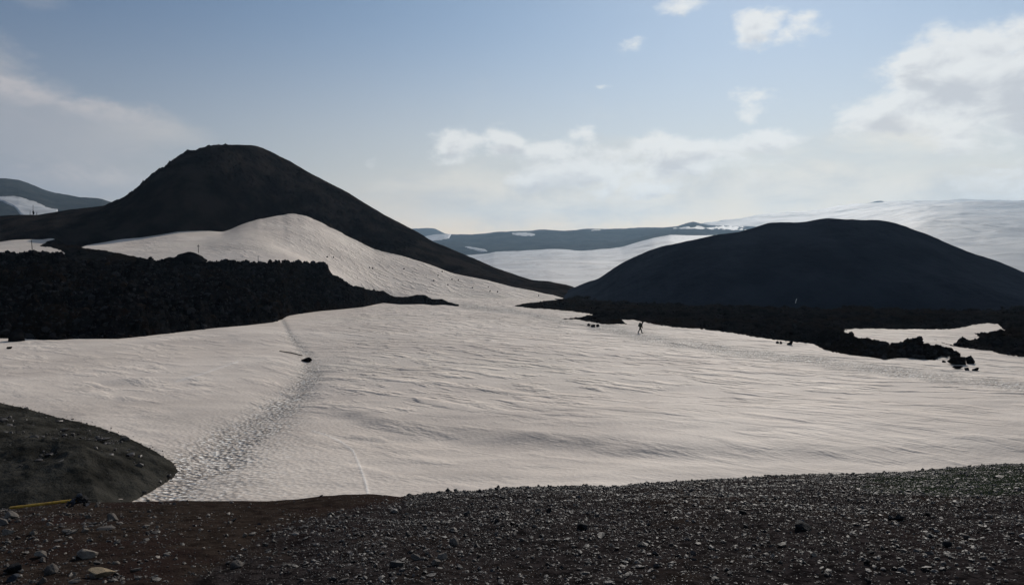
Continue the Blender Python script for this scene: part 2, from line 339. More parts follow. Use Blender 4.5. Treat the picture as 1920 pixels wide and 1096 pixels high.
DI = np.arange(14, 400, .25)
def DofY(px, py, zf=T, D=DI):
    """distance at which the ground under image column px is seen at row py"""
    px = np.atleast_1d(np.asarray(px, float)); py = np.atleast_1d(np.asarray(py, float)); outd = np.zeros(px.shape)
    Y = HY - F*zf(px[None, :], D[:, None])/D[:, None]; Y = np.minimum.accumulate(Y, 0)
    for k in range(len(px)): outd[k] = np.interp(-py[k], -Y[:, k], D)
    return outd
def DofYgrid(pxs, pys, zf=T, D=DI):
    Y = HY - F*zf(pxs[None, :], D[:, None])/D[:, None]; Y = np.minimum.accumulate(Y, 0)
    return np.stack([np.interp(-pys, -Y[:, k] + np.arange(len(D))*1e-9, D) for k in range(len(pxs))], 1)
X_of = lambda px, d: d*(px-CX)/F
Y_of = lambda z, d: HY - F*z/d

# snow field mesh
pxs = np.arange(-560, 2600, 2.5)
dd = np.concatenate([1/np.linspace(1/15., 1/120., 470), np.linspace(120.6, 345, 330)])
Pg, Dg = np.meshgrid(pxs, dd); Zg = T(Pg, Dg); Yg = Y_of(Zg, Dg)
gw = ip(Yg, [(600, 3.5), (640, 7), (665, 12), (720, 22), (790, 32), (860, 50), (940, 62)])
g = np.exp(-(seg_dist(Pg, Yg, gul)/gw)**2)
tr2 = [(870, 573), (960, 583), (1050, 601), (1120, 612), (1200, 630), (1290, 645), (1400, 662), (1500, 672), (1600, 685), (1700, 700), (1800, 712), (1920, 724), (2200, 750)]
tr3 = [(618, 516), (700, 545), (800, 560), (870, 573)]
g2 = np.exp(-(seg_dist(Pg, Yg, tr2)/np.where(Pg > 1100, 9, 5))**2)*1.7*(.65+.35*vnoise(Pg/30, Yg/8, seed=4)) + .5*np.exp(-(seg_dist(Pg, Yg, tr3)/4)**2)
wide = .22*np.exp(-((Pg-480)/240)**2)*ss(Yg, 720, 860) + .22*ss(Yg, 590, 620)*(1-ss(Yg, 680, 760))*np.exp(-((Pg-650)/110)**2)
trod = np.clip(1.2*g*(.75+.45*vnoise(X_of(Pg, Dg)/.9, Dg/1.5, seed=14))+g2+wide, 0, 1.3)
clean = .75*np.exp(-(seg_dist(Pg, Yg, [(585, 807), (612, 815), (640, 828), (662, 845), (675, 875), (684, 900), (690, 925)])/ip(Yg, [(805, .6), (840, 1.0), (925, 2.0)]))**2)
clean = clean + .35*np.exp(-(seg_dist(Pg, Yg, [(330, 715), (380, 700), (445, 678)])/1.3)**2)
dirt_shade = .5*np.exp(-(seg_dist(Pg, Yg, [(150, 727), (230, 722), (290, 724)])/3)**2) + .22*np.exp(-((Yg-790)/26)**2)*np.exp(-((Pg-360)/110)**2)  # painted shade of the left drift, then a real dirt band
dirt_shade = dirt_shade + .36*ss(seg_dist(Pg, Yg+8, [(p, y+4) for p, y in band]), 16, 2)*ss(Pg, 560, 700)*(1-.7*ss(Pg, 1100, 1500))*.9  # painted shade along the snow step, darkening its near face
dirt_shade = dirt_shade + .42*ss(fbmn(X_of(Pg, Dg)/9, Dg/3.5, octs=4, seed=61), .0, .75)*ss(Yg, 690, 790) + .22*ss(fbmn(X_of(Pg, Dg)/16, Dg/7, octs=3, seed=63), .05, .7)
dirt_shade = dirt_shade + .85*np.exp(-(seg_dist(Pg, Yg, gul)/ip(Yg, [(600, 2.6), (680, 5), (760, 9)]))**2)*(1-ss(Yg, 720, 850))*(.7+.5*vnoise(X_of(Pg, Dg)/.5, Dg/1.6, seed=71))
Zg = Zg - .10*g*1 + .05*clean
props(grid('snow_field', X_of(Pg, Dg), Dg, Zg, M['snow'], attrs={'ripple': np.clip(.30+.25*(vnoise(Pg/90, Yg/40, seed=17))+.85*ss(Pg, 520, 760)*(1-.75*ss(Yg, 720, 830))+.25*ss(Pg, 1300, 1700), 0, 1)*(1-.62*ss(Yg, 700, 800))*(1-.5*ss(Yg, 860, 920)), 'trod': trod, 'clean': np.clip(clean, 0, 1), 'dirt_shade': np.clip(dirt_shade, 0, 1.3)}), kind='structure')

# ------------------------------------------------------------------ hills
def hill(name, pxs, C, zC, R, zR, m, k=.35, rows=170, namp=.5, nsc=14, back=.45, seed=1, crag=None, front=8, **kw):
    C, zC, R, zR = (np.broadcast_to(np.asarray(v, float), pxs.shape).copy() for v in (C, zC, R, zR))
    s = np.concatenate([[-1.0, -.5], np.linspace(0, 1, rows), 1+np.linspace(0, 1, 26)[1:]**1.3])[:, None]
    W = (R-C)[None, :]; H = (zR-zC)[None, :]
    fr = np.clip(s, 0, 1); prof = fr*(1+k*(1-fr))
    D = np.where(s < 0, C+s*front, np.where(s <= 1, C+fr*W, R+(s-1)*W*1.6))
    Z = np.where(s < 0, zC+s*front*.6, np.where(s <= 1, zC+H*prof, zR-back*W*(s-1)*.6-back*W*(s-1)**2*1.2))
    X = X_of(pxs[None, :], D)
    n_ = fbmn(X/nsc, D/nsc, Z/nsc, octs=5, seed=seed, gain=.55)
    e = ss(fr, 0, .25)*.8+.2
    Z = Z + namp*n_*e
    if crag is not None: Z = Z + crag(pxs[None, :]+0*D, fr)*np.abs(fbmn(X/3.2, D/3.2, Z/3.2, octs=4, seed=seed+9, gain=.6))
    return grid(name, X, D, Z, m, **kw)
magni = [(-600, 430), (-200, 412), (0, 405), (40, 402), (72, 402), (104, 397), (128, 392), (161, 388), (197, 385), (205, 381), (225, 374), (240, 366), (257, 356), (277, 338), (290, 330), (311, 316), (329, 300), (338, 293), (349, 287), (368, 284), (385, 278), (395, 275), (420, 272), (442, 271), (470, 271.5), (482, 273), (494, 277), (506, 282), (545, 302), (580, 322), (620, 343), (660, 366), (717, 400.6), (773, 429), (813, 453), (845, 467), (885, 485), (930, 503), (966, 515), (998, 524), (1034, 527), (1060, 533), (1078, 539), (1092, 554), (1110, 572), (1140, 590)]
px_m = np.concatenate([np.arange(-500, 0, 5), np.arange(0, 1125, 1.5)])
C = np.interp(px_m, PXT, a_C); zCm = T(px_m, C); 
R = blur1(np.maximum(rD(px_m), C+28), 12, 0); zRm = (HY-blur1(curve(magni)(px_m), 2, 0))/F*R
crag = lambda p, f: 1.7*np.exp(-((p-300)/70)**2)*ss(f, .45, .95) + 1.6*np.exp(-((p-430)/40)**2)*ss(f, .15, .4)*(1-ss(f, .8, 1)) + 1.1*ss(p, 440, 560)*(1-ss(p, 700, 850))*(1-ss(f, .75, 1))
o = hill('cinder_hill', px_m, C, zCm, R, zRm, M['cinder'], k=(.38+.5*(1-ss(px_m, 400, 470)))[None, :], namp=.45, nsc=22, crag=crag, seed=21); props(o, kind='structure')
modi = [(1040, 548), (1060, 545), (1080, 537), (1100, 529), (1121, 521), (1140, 510), (1155, 500), (1172, 490), (1192, 480), (1223.5, 468), (1255, 460), (1287, 452), (1319, 443.5), (1350, 438), (1383, 434), (1415, 426.6), (1441, 418), (1487, 416), (1509, 414), (1532, 409.7), (1557, 407.5), (1580, 411), (1643.5, 413), (1666, 417), (1698, 426.6), (1739, 441), (1787, 460), (1835, 478), (1873, 490.5), (1920, 510), (2000, 540), (2100, 566), (2250, 590), (2400, 600)]
px_r = np.arange(1040, 2400, 2.0)
Bc = blur1(ip(px_r, [(1040, 245), (1080, 235), (1150, 205), (1300, 176), (1550, 168), (1900, 160), (2100, 165), (2400, 180)]), 40, 0)
Rc = blur1(ip(px_r, [(1040, 285), (1080, 280), (1150, 255), (1300, 222), (1550, 212), (1900, 195), (2100, 190), (2400, 200)]), 40, 0)
zR_ = (HY-blur1(curve(modi)(px_r), 5, 0))/F*Rc
o = hill('cinder_hill', px_r, Bc, T(px_r, Bc)+.2, Rc, zR_, M['cinder_hazed'], k=.30, namp=.40, nsc=20, seed=31); props(o, kind='structure')

# ------------------------------------------------------------------ patches on the snow (polygon in the photograph -> plan)
def patch(name, poly, m, step=(1.0, .3), up=.35, rough=.5, rsc=1.6, k=.06, low=.3, seed=1, zf=T, D=DI, detail=5, jag=1.2, hole=None, kind='structure', hmax=9):
    P = np.array(poly, float); pxs = np.arange(P[:, 0].min()-4, P[:, 0].max()+4, step[0]); pys = np.arange(P[:, 1].min()-4, P[:, 1].max()+4, step[1])[::-1]
    Dg = DofYgrid(pxs, pys, zf, D); Pg = np.broadcast_to(pxs[None, :], Dg.shape); Yg = np.broadcast_to(pys[:, None], Dg.shape)
    Xg = X_of(Pg, Dg)
    sd = sdf(Pg+0., Yg+0., poly)
    if hole is not None: sd = np.minimum(sd, -sdf(Pg+0., Yg+0., hole))
    sd = sd + jag*fbmn(Pg/5.0, Yg/2.2, octs=3, seed=seed+3)*.6
    inn = np.clip(sd*k, 0, up) + np.clip(sd*.25, -.6, 0)
    nz = fbmn(Xg/rsc, Dg/rsc, octs=detail, seed=seed, gain=.6)
    Z = zf(Pg, Dg) + inn + rough*np.clip(nz+.35, -.2, 2)*np.clip(sd/hmax, 0, 1) + .02
    return props(grid(name, Xg, Dg, Z, m, keep=sd > -3.0), kind=kind)

apron = [(962, 573), (985, 568.5), (1010, 565.5), (1040, 561.5), (1062, 559), (1075, 552), (1100, 548), (1500, 548), (2000, 548), (2380, 570), (2380, 700), (2100, 690), (1920, 669), (1894, 666), (1872, 662), (1861, 658), (1828, 654), (1795, 650), (1773, 644), (1751.5, 636.6), (1800, 637.5), (1760, 668), (1700, 669), (1661, 673), (1631, 669), (1609, 667), (1587, 664), (1560, 659), (1544, 655), (1533, 648), (1522, 644), (1500, 641), (1490, 641), (1440, 635), (1380, 625), (1320, 617), (1265, 613), (1230, 608), (1190, 600), (1165, 598.5), (1172, 605), (1175, 607), (1147, 607), (1130, 607), (1110, 603), (1080, 599), (1053, 598), (1070, 596), (1095, 594), (1108, 591), (1111, 590), (1100, 587), (1070, 583), (1030, 579), (990, 577)]
pocket = [(1578, 620), (1603, 616), (1653, 616), (1697, 617), (1762, 617), (1791, 616), (1824, 608.5), (1854, 605.5), (1871, 607), (1876, 612.5), (1890, 623), (1878, 627), (1859, 628), (1841, 625.6), (1825, 623.4), (1835, 630), (1842, 635.5), (1828, 640), (1806, 638), (1751.5, 636.6), (1773, 644), (1795, 650), (1810, 680), (1770, 668), (1725, 655), (1675, 650), (1640, 644), (1614, 641), (1609, 636.5), (1598, 628), (1587, 627)]
# depth of the open plain only, so that the patch keeps to the plain under the cone
patch('lava_field', apron, M['lava'], step=(1.5, .35), up=.5, rough=.45, hole=pocket, seed=11)
patch('lava_field', [(104, 448), (90, 452), (75, 461), (95, 463.5), (112, 468), (122, 474), (118, 480), (60, 490), (300, 490), (200, 470), (150, 464), (180, 455), (160, 448)], M['lava'], step=(1.0, .25), up=.3, rough=.3, seed=13)
mound = [(-420, 690), (-200, 716), (0, 755), (50, 766), (100, 780), (150, 791), (200, 805), (235, 818), (260, 830), (285, 842), (305, 855), (322, 866), (333, 880), (322, 891), (300, 905), (275, 920), (255, 932), (225, 950), (200, 985), (-420, 985)]
def mound_patch():
    P = np.array(mound, float); pxs = np.arange(-424, 340, 1.5); pys = np.arange(686, 985, .8)[::-1]
    Dg = DofYgrid(pxs, pys); Pg = np.broadcast_to(pxs[None, :], Dg.shape)+0.; Yg = np.broadcast_to(pys[:, None], Dg.shape)+0.
    sd = sdf(Pg, Yg, mound) + .8*fbmn(Pg/9, Yg/5, octs=3, seed=6); Xg = X_of(Pg, Dg)
    h = np.clip(sd*.011, 0, 1.3)+np.clip(sd*.1, -.6, 0)+.02
    Z = T(Pg, Dg)+h+np.clip(sd/12, 0, 1)*(.17*fbmn(Xg/2.5, Dg/2.5, octs=4, seed=9, gain=.6)+.05*np.clip(fbmn(Xg/.45, Dg/.45, octs=2, seed=19), 0, 1)*(1-ss(Yg, 880, 925)))
    props(grid('gravel_mound', Xg, Dg, Z, M['mound'], keep=sd > -4), kind='structure')
mound_patch()

# ------------------------------------------------------------------ left lava field: a thick rough flow
ltop = [(-500, 478), (0, 473), (24, 468), (64, 464), (72, 465), (96, 468), (120, 475), (128, 480), (161, 483), (181, 481), (225, 481), (257, 483), (281, 489), (305, 486), (329, 485), (387, 485), (401, 486), (434, 488), (462, 491), (502, 493), (518, 489), (554, 489), (582, 494), (594, 492), (606, 494), (614, 499), (618, 508), (624, 514), (636, 519), (661, 535), (685, 539), (717, 546), (741, 555), (765, 555), (781, 551), (797, 552), (809, 559), (829, 560), (841, 566), (855, 569.5), (860, 572)]
lbot = [(-500, 660), (0, 634), (44, 634), (76, 637), (110, 637), (140, 635), (221, 635), (281, 629), (340, 622), (401, 615), (461, 610), (512, 604), (528, 598.5), (540, 592), (563, 588), (600, 583), (636, 580), (681, 575.5), (706, 570), (719, 567.5), (751, 570.5), (796, 570), (812, 572), (834, 571), (860, 574)]
pl = np.concatenate([np.arange(-450, 0, 3), np.arange(0, 861, 1.0)])
bd = DofY(pl, ip(pl, lbot)); bd = blur1(bd, 1, 0)
td = bd+ip(pl, [(-450, 65), (0, 65), (300, 62), (480, 52), (560, 40), (640, 26), (720, 12), (800, 8), (860, 3)])
td = np.minimum(td, np.maximum(d0c(pl)+8, bd+4))
zt = (HY-ip(pl, ltop))/F*td-ip(pl, [(-450, .8), (560, .8), (660, .35), (860, 0)]); zb = T(pl, bd)
s = np.concatenate([[-.06, -.02], np.linspace(0, 1, 300)**1.15, np.linspace(1.01, 1.5, 40)])[:, None]
fr = np.clip(s, 0, 1)
D = np.where(s < 0, bd+s*20, bd+s*(td-bd)); X = X_of(pl[None, :], D)
prof = .88*fr + .12*(1-(1-fr)**8)
thick = (zt-zb)[None, :]
Z = zb+thick*prof
Z = np.where(s > 1, zt-(s-1)*18-(s-1)**2*40, Z)
a = np.clip(thick/10, .06, 1)
b1 = np.clip(fbmn(X/7, D/7, octs=3, seed=41), -.6, 1); b2 = 1-np.abs(fbmn(X/2.2, D/2.6, Z/2, octs=4, seed=43, gain=.6))
edge = ss(fr, 0, .06)*(1-.55*ss(fr, .93, 1))
b3 = np.clip(fbmn(X/1.3, D/2.0, octs=3, seed=47, gain=.6), -.2, 1.2)
Z = Z + edge*a*(1.2*b1*(1-.35*ss(fr, .9, 1)) + 1.5*(b2-.45) + .7*b3) ; Z = np.where(s < 0, T(pl[None, :]+0*D, D)-.3, Z)
Z = np.where((s >= 0) & (s < .03), np.minimum(Z, T(pl[None, :]+0*D, D)+.4+a*.6*(b2-.3)), Z)
tt = T(pl[None, :]+0*D, D); Z = np.where((s > .02) & (s <= 1), np.maximum(Z, tt+.15+.3*np.clip(b2, 0, 1)*(1-ss(fr, .9, 1))), Z)
props(grid('lava_field', X, D, Z, M['lava']), kind='structure')
lavaX, lavaD, lavaZ = X, D, Z; zt_l, zb_l = zt.copy(), zb.copy()

# ------------------------------------------------------------------ far country
FS = 1.65
def far_hill(name, sil, base, mt, **kw):
    kw['namp'] *= FS; kw['nsc'] *= FS; pxs = np.arange(kw.pop('x0'), kw.pop('x1'), kw.pop('step', 2.0)); Cd, Rd = kw.pop('C'), kw.pop('R')
    Cd = Cd(pxs) if callable(Cd) else np.full(pxs.shape, Cd); Rd = Rd(pxs) if callable(Rd) else np.full(pxs.shape, Rd)
    Cd = blur1(Cd, 30, 0)*FS; Rd = Rd*FS; bz = ip(pxs, base); bz = blur1(bz, 40, 0) if mt == M['glacier'] else bz
    return props(hill(name, pxs, Cd, (HY-bz)/F*Cd, Rd, (HY-ip(pxs, sil))/F*Rd, mt, front=80, **kw), kind='structure')
# snow valley behind the pass
vb = [(-700, 500), (700, 500), (840, 486), (885, 483), (917, 477), (925, 474), (1006, 470), (1030, 469), (1086, 472), (1140, 469), (1165, 466), (1195, 457), (1225, 448), (1255, 443), (1316, 443.5), (1420, 445), (1500, 470), (1560, 500)]
def valley():
    pxs = np.arange(-700, 1560, 3.0); d = np.linspace(360, 2400*FS, 360)[:, None]; P_ = pxs[None, :]
    yb = blur1(ip(pxs, vb), 1, 0)[None, :]; z1 = (HY-(yb-6))/F*2080*FS; z0 = -(590-HY)/F*360
    t = (d-360)/(2080*FS-360); Z = z0+(z1-z0)*(t*(.55+.45*t))
    X = X_of(P_, d)+0*Z; Z = Z+6.0*fbmn(X/230, d/180+0*X, octs=4, seed=51)*ss(t, 0, .3)*(1-ss(t, .75, 1))
    props(grid('snow_valley', X, d+0*Z, Z, M['far_snow']), kind='structure')
    return None
valley()
plat = [(-700, 452), (600, 452), (780, 446), (833, 437.5), (849, 437.6), (885, 437), (905, 435), (926, 433), (942, 432), (982, 432), (1005, 430), (1022, 428), (1045, 428.5), (1070, 429), (1090, 427), (1102, 425.7), (1140, 427), (1204, 429), (1249, 427), (1271, 425), (1287, 419), (1300, 416.4), (1311, 420), (1330, 424), (1345, 427.5), (1399, 429), (1460, 432), (1500, 440), (1560, 460)]
far_hill('far_ridge', plat, vb, M['far_rock'], x0=-700, x1=1560, C=1800.0, R=2800.0, namp=8, nsc=270, seed=61, rows=90)
far_hill('far_hill', [(700, 440), (760, 431), (773, 429), (797, 428), (815, 428.5), (821, 431), (833, 437), (870, 446)], [(700, 462), (900, 462)], M['far_rock'], x0=700, x1=870, C=3000.0, R=3700.0, namp=3, nsc=160, seed=64, rows=50)
glac = [(1270, 432), (1289, 426), (1311, 421), (1335, 418.6), (1351, 415.5), (1415, 404), (1500, 394), (1516, 392.5), (1560, 387), (1618, 381.5), (1680, 378.5), (1739, 375.5), (1803, 373.4), (1920, 373), (2200, 376), (2700, 392)]
far_hill('glacier', glac, [(1270, 436), (1400, 440), (1560, 520), (1700, 560), (2700, 570)], M['glacier'], x0=1275, x1=2700, C=curve([(1270, 2900), (1400, 2900), (1700, 800), (2700, 700)]), R=3500.0, k=.25, namp=9, nsc=330, seed=71, rows=220)
far_hill('far_hill', [(1612, 385), (1622, 381.5), (1637, 378), (1645, 376.6), (1653, 376), (1659, 377.2), (1663, 380), (1672, 384)], [(1600, 386), (1700, 386)], M['far_rock'], x0=1612, x1=1673, step=1.0, C=3380.0, R=3480.0, namp=1.5, nsc=60, seed=66, rows=30)
lh = [(-600, 345), (-100, 335), (0, 333.7), (11, 334), (35, 338), (55, 345), (77, 354), (104, 363), (128, 368), (146, 371), (192, 375.6), (206, 380.6), (260, 395), (330, 410)]
far_hill('far_hill', lh, [(-600, 430), (330, 440)], M['far_rock'], x0=-600, x1=330, C=1000.0, R=1500.0, namp=4, nsc=140, seed=81, rows=90)

# far patches laid on a hill of its own depth law
def law(sil, base, C, R, k=.35):
    C, R = C*FS, R*FS
    def zf(px, d):
        px, d = np.broadcast_arrays(np.asarray(px, float), np.asarray(d, float)); f = np.clip((d-C)/(R-C), 0, 1)
        z0 = (HY-ip(px, base))/F*C; z1 = (HY-ip(px, sil))/F*R; return z0+(z1-z0)*f*(1+k*(1-f))
    return zf
def far_patch(name, poly, zf, C, R, m, up, amp, nsc, seed, octs=5, step=(1.0, .35)):
    C, R, up, amp, nsc = C*FS, R*FS, up*FS, amp*FS, nsc*FS
    D_ = np.linspace(C, R, 400); P = np.array(poly, float)
    pxs = np.arange(P[:, 0].min()-3, P[:, 0].max()+3, step[0]); pys = np.arange(P[:, 1].min()-3, P[:, 1].max()+3, step[1])[::-1]
    Dg = DofYgrid(pxs, pys, zf, D_); Pg = np.broadcast_to(pxs[None, :], Dg.shape)+0.; Yg = np.broadcast_to(pys[:, None], Dg.shape)+0.
    sd = sdf(Pg, Yg, poly)+.5*fbmn(Pg/6, Yg/3, octs=3, seed=5); Xg = X_of(Pg, Dg); Z0 = zf(Pg, Dg)
    f = np.clip((Dg-C)/(R-C), 0, 1); e = ss(f, 0, .25)*.8+.2
    Z = Z0+amp*fbmn(Xg/nsc, Dg/nsc, Z0/nsc, octs=octs, seed=seed, gain=.55)*e+np.clip(sd*.6, -1, 1)*up
    return props(grid(name, Xg, Dg, Z, m, keep=sd > -2), kind='structure')
zl = law(lh, [(-600, 430), (330, 440)], 1000.0, 1500.0)
far_patch('snow_patch', [(-60, 362), (0, 367), (28, 369), (60, 378), (85, 389), (108, 395), (110, 408), (60, 412), (38, 400), (25, 388), (0, 380), (-60, 374)], zl, 1000., 1500., M['far_snow'], 1.2, 4, 140, 81)
zp = law(plat, vb, 1800.0, 2800.0)
for poly in ([(868, 462.5), (880, 463), (903, 465.5), (912, 469), (914, 472.5), (900, 472), (890, 469), (876, 466)], [(960, 440.6), (975, 439.6), (1005, 439.6), (1003, 441.4), (985, 442.4), (970, 441.8)], [(1050, 433.2), (1064, 433), (1063, 434.6), (1051, 434.6)], [(1108, 433), (1126, 432.6), (1126, 434.4), (1110, 434.6)], [(1132, 431.6), (1142, 431.2), (1141, 432.6), (1133, 433)], [(1262, 430), (1289, 427), (1330, 427.2), (1399, 428.6), (1399, 430), (1330, 429.2), (1290, 428.9)], [(760, 452), (775, 437), (790, 434), (806, 436.5), (821, 435), (832, 437.5), (846, 439), (842, 446), (825, 449.5), (800, 452)]):
    far_patch('snow_patch', poly, zp, 1800., 2800., M['far_snow'], 2.2, 8, 270, 61)

# ------------------------------------------------------------------ foreground slope
lip = [(-600, 985), (-200, 965), (0, 955), (40, 950), (120, 943), (230, 943), (340, 940), (440, 940), (500, 941), (560, 936), (600, 930), (650, 927), (690, 927), (725, 930), (750, 933), (765, 930), (800, 925), (830, 922), (880, 921), (960, 914), (1040, 912), (1100, 910), (1150, 912), (1200, 906), (1300, 901), (1370, 898), (1460, 892), (1500, 890), (1600, 889), (1680, 886), (1780, 878), (1870, 871), (1920, 869), (2100, 858), (2500, 845)]
lipD = curve([(-600, 12.5), (0, 12.5), (500, 13), (750, 13.2), (1100, 14), (1500, 15.5), (1920, 17), (2500, 18)])
def fgz(px, d, noise=True):
    px, d = np.broadcast_arrays(np.asarray(px, float), np.asarray(d, float)); L = lipD(px); zl = -(ip(px, lip)-HY)/F*L
    s0 = .15; c = (-zl-1.6-s0*L)/L**2
    dl = np.minimum(d, L); z = -1.6-s0*dl-c*dl*dl*np.sign(dl)
    e = np.maximum(d-L, 0); sl = s0+2*c*L
    z = z-sl*e-np.where(e < 2, (.68-sl)*e*e/4, (.68-sl)*(e-1))
    if noise:
        x = np.maximum(d, 6)*(px-CX)/F
        z = z+(.035*fbmn(x/1.1, d/1.1, octs=3, seed=90)+.010*fbmn(x/.16, d/.16, octs=2, seed=91))*(1-.7*ss(d, L-1.5, L))
    return z
pf = np.arange(-560, 2500, 2.5); df = np.concatenate([np.linspace(-6, 4.5, 30), np.linspace(4.55, 18.5, 560), np.linspace(18.6, 27, 50)])
Pg, Dg = np.meshgrid(pf, df); Zg = fgz(Pg, Dg); Yg = Y_of(Zg, np.maximum(Dg, 1))
split = ip(Pg, [(0, 2000), (330, 1100), (420, 1050), (520, 990), (640, 955), (700, 945), (750, 938), (800, 928)])
brown = np.clip(ss(Yg, split+30, split-25)*(1-ss(Pg, 740, 860)) + .35*ss(Pg, 1500, 1900)*ss(Yg, 1020, 1090), 0, 1)
moss = .85*ss(Pg, 1450, 1800)*(1-ss(Yg, 885, 990)) + .22*ss(Pg, 900, 1100)*(1-ss(Yg, 920, 935))
props(grid('gravel_slope', np.maximum(Dg, 6)*(Pg-CX)/F, Dg, Zg, M['soil'], attrs={'brown': np.maximum(brown, .34+.22*vnoise(Pg/160, Dg/1.5, seed=33)), 'moss': moss}), kind='structure')
DF = np.arange(4.5, 18.6, .02)
def fgD(px, py): return float(DofY([px], [py], lambda p, d: fgz(p, d, False), DF)[0])

# ground sheet below everything, out to the horizon
gp = mesh_obj('ground', [(-12900, -2400, -120), (12900, -2400, -120), (12900, 11400, -120), (-12900, 11400, -120)], [(0, 1, 2, 3)], M['far_rock']); props(gp, kind='structure')

# ------------------------------------------------------------------ stones
rng = np.random.default_rng(5)
def ico(sub):
    bm = bmesh.new(); bmesh.ops.create_icosphere(bm, subdivisions=sub, radius=1)
    V = np.array([v.co[:] for v in bm.verts]); Fc = np.array([[v.index for v in f.verts] for f in bm.faces]); bm.free(); return V, Fc
I1, I3 = ico(1), ico(4)
def rock_shape(seed, ncut=14, rough=.10, sub=I3):
    r = np.random.default_rng(seed); V, Fc = sub; V = V.copy()
    for _ in range(ncut):
        nn = r.normal(size=3); nn /= np.linalg.norm(nn); o_ = r.uniform(.38, .80); e = V@nn-o_; V -= np.clip(e, 0, None)[:, None]*nn*.95
    V += V*(rough*fbmn(V[:, 0]*1.7+seed, V[:, 1]*1.7, V[:, 2]*1.7+.37, octs=4, seed=seed % 97)[:, None])
    return V, Fc
protos = {}
def rock_mesh(kindm, i):
    key = (kindm, i)
    if key not in protos:
        V, Fc = rock_shape(100+i*7+hash_s(kindm), sub=I3); o_ = mesh_obj('stone', V, Fc, M[kindm]); protos[key] = o_.data; COL.objects.unlink(o_); bpy.data.objects.remove(o_)
    return protos[key]
def hash_s(s_): return sum(ord(c)*(i+1) for i, c in enumerate(s_)) % 50
def put_rock(name, kindm, i, loc, dims, rot, label, cat, group=None, tilt=(0, 0)):
    o_ = bpy.data.objects.new(name, rock_mesh(kindm, i)); COL.objects.link(o_); o_.location = loc; o_.scale = dims; o_.rotation_euler = (tilt[0], tilt[1], rot)
    return props(o_, label, cat, group)
named = [ # px, py(base), width px, height ratio, material, label
 (190, 1078, 62, .36, 'tan', 'largest tan flat-topped stone near the lower left corner'),
 (158, 1038, 48, .38, 'pale', 'long pale stone above the largest tan stone'),
 (80, 1040, 30, .55, 'pale', 'blocky pale stone left of the long pale stone'),
 (28, 1066, 36, .6, 'dark', 'big dark stone in the lower left corner'),
 (24, 1082, 26, .6, 'blue', 'bluish rounded stone below the big dark corner stone'),
 (18, 976, 30, .6, 'pale', 'pale rounded stone at left edge beneath the yellow pole'),
 (6, 986, 26, .6, 'grey', 'grey stone cut by the left edge beside a pale rounded stone'),
 (14, 1004, 28, .5, 'pale', 'pale wedge stone at the left edge below two rounded stones'),
 (210, 974, 32, .5, 'grey', 'dark grey smooth domed stone right of the stone heap'),
 (128, 1000, 20, .55, 'pale', 'pale leaning slab in the middle of the brown soil'),
 (158, 998, 15, .5, 'pale', 'small pale stone just right of the leaning slab'),
 (165, 971, 17, .6, 'grey', 'small greyish stone below the stone heap'),
 (126, 966, 12, .5, 'pale', 'small pale chip directly below the stone heap'),
 (202, 995, 38, .18, 'grey', 'thin flat grey slab lying flush in brown soil'),
 (295, 988, 11, .6, 'pale', 'lone pale pebble at right of the brown soil patch'),
 (277, 1000, 14, .5, 'grey', 'grey pointed stone below the lone pale pebble'),
 (98, 1066, 28, .65, 'grey', 'upright grey block left of the largest tan stone'),
 (180, 1052, 20, .5, 'grey', 'grey stone between the long pale and largest tan stones'),
 (138, 1088, 28, .3, 'pale', 'flat pale stone at lower left below the largest tan stone'),
 (79, 1094, 17, .7, 'grey', 'upright grey stone on the bottom edge at lower left'),
 (217, 1054, 18, .4, 'pale', 'pale flat stone up and right of the largest tan stone'),
 (139, 1072, 13, .7, 'pale', 'small pale diamond shaped stone left of the largest tan stone'),
 (60, 1004, 17, .5, 'pale', 'pale stone with a flat top on the brown soil at left'),
 (445, 1062, 28, .5, 'grey', 'lone grey block where brown soil meets dark gravel'),
 (458, 1006, 9, .9, 'pale', 'tiny pale stone alone on the bare brown soil'),
 (828, 1048, 24, .6, 'pale', 'upper of two pale jagged stones in the dark gravel'),
 (816, 1062, 20, .6, 'pale', 'lower of two pale jagged stones in the dark gravel'),
 (782, 1054, 24, .5, 'grey', 'grey tilted slab just left of the two pale jagged stones'),
 (1090, 990, 32, .7, 'dark', 'big dark angular boulder in the middle gravel slope'),
 (1029, 960, 14, .7, 'dark', 'small dark boulder up and left of the middle dark boulder'),
 (852, 1022, 24, .6, 'grey', 'grey ridged stone above the two pale jagged stones'),
 (648, 1094, 22, .6, 'grey', 'grey pyramid stone on the bottom edge in the gravel'),
 (1503, 998, 42, .5, 'dark', 'widest black boulder in the right hand gravel'),
 (1685, 972, 26, .5, 'dark', 'black rounded boulder right of the widest black boulder'),
 (1775, 1018, 20, .7, 'dark', 'black squat boulder near the right in the gravel'),
 (1525, 1049, 22, .35, 'pale', 'pale flat stone below the widest black boulder'),
 (1812, 1003, 24, .35, 'grey', 'long flat grey stone beside the squat black boulder'),
 (1392, 968, 16, .7, 'dark', 'small black boulder left of the widest black boulder'),
 (1625, 1064, 18, .7, 'dark', 'black knobbly boulder low in the right gravel'),
 (1612, 1088, 16, .7, 'dark', 'black boulder on the bottom edge below the knobbly boulder')]
used_pts = []
for i, (px, py, wd, hr, mk, lab) in enumerate(named):
    d = fgD(px, py); r = wd/2*d/F*1.12; z = float(fgz(px, d)); x = max(d, 6)*(px-CX)/F; used_pts.append((x, d, r))
    put_rock('stone', mk, i % 7, (x, d, z+r*hr*.55), (r, r*.75, r*hr*1.25), random.uniform(-.5, .5), lab, 'stone', tilt=(random.uniform(-.15, .15), random.uniform(-.2, .2)))
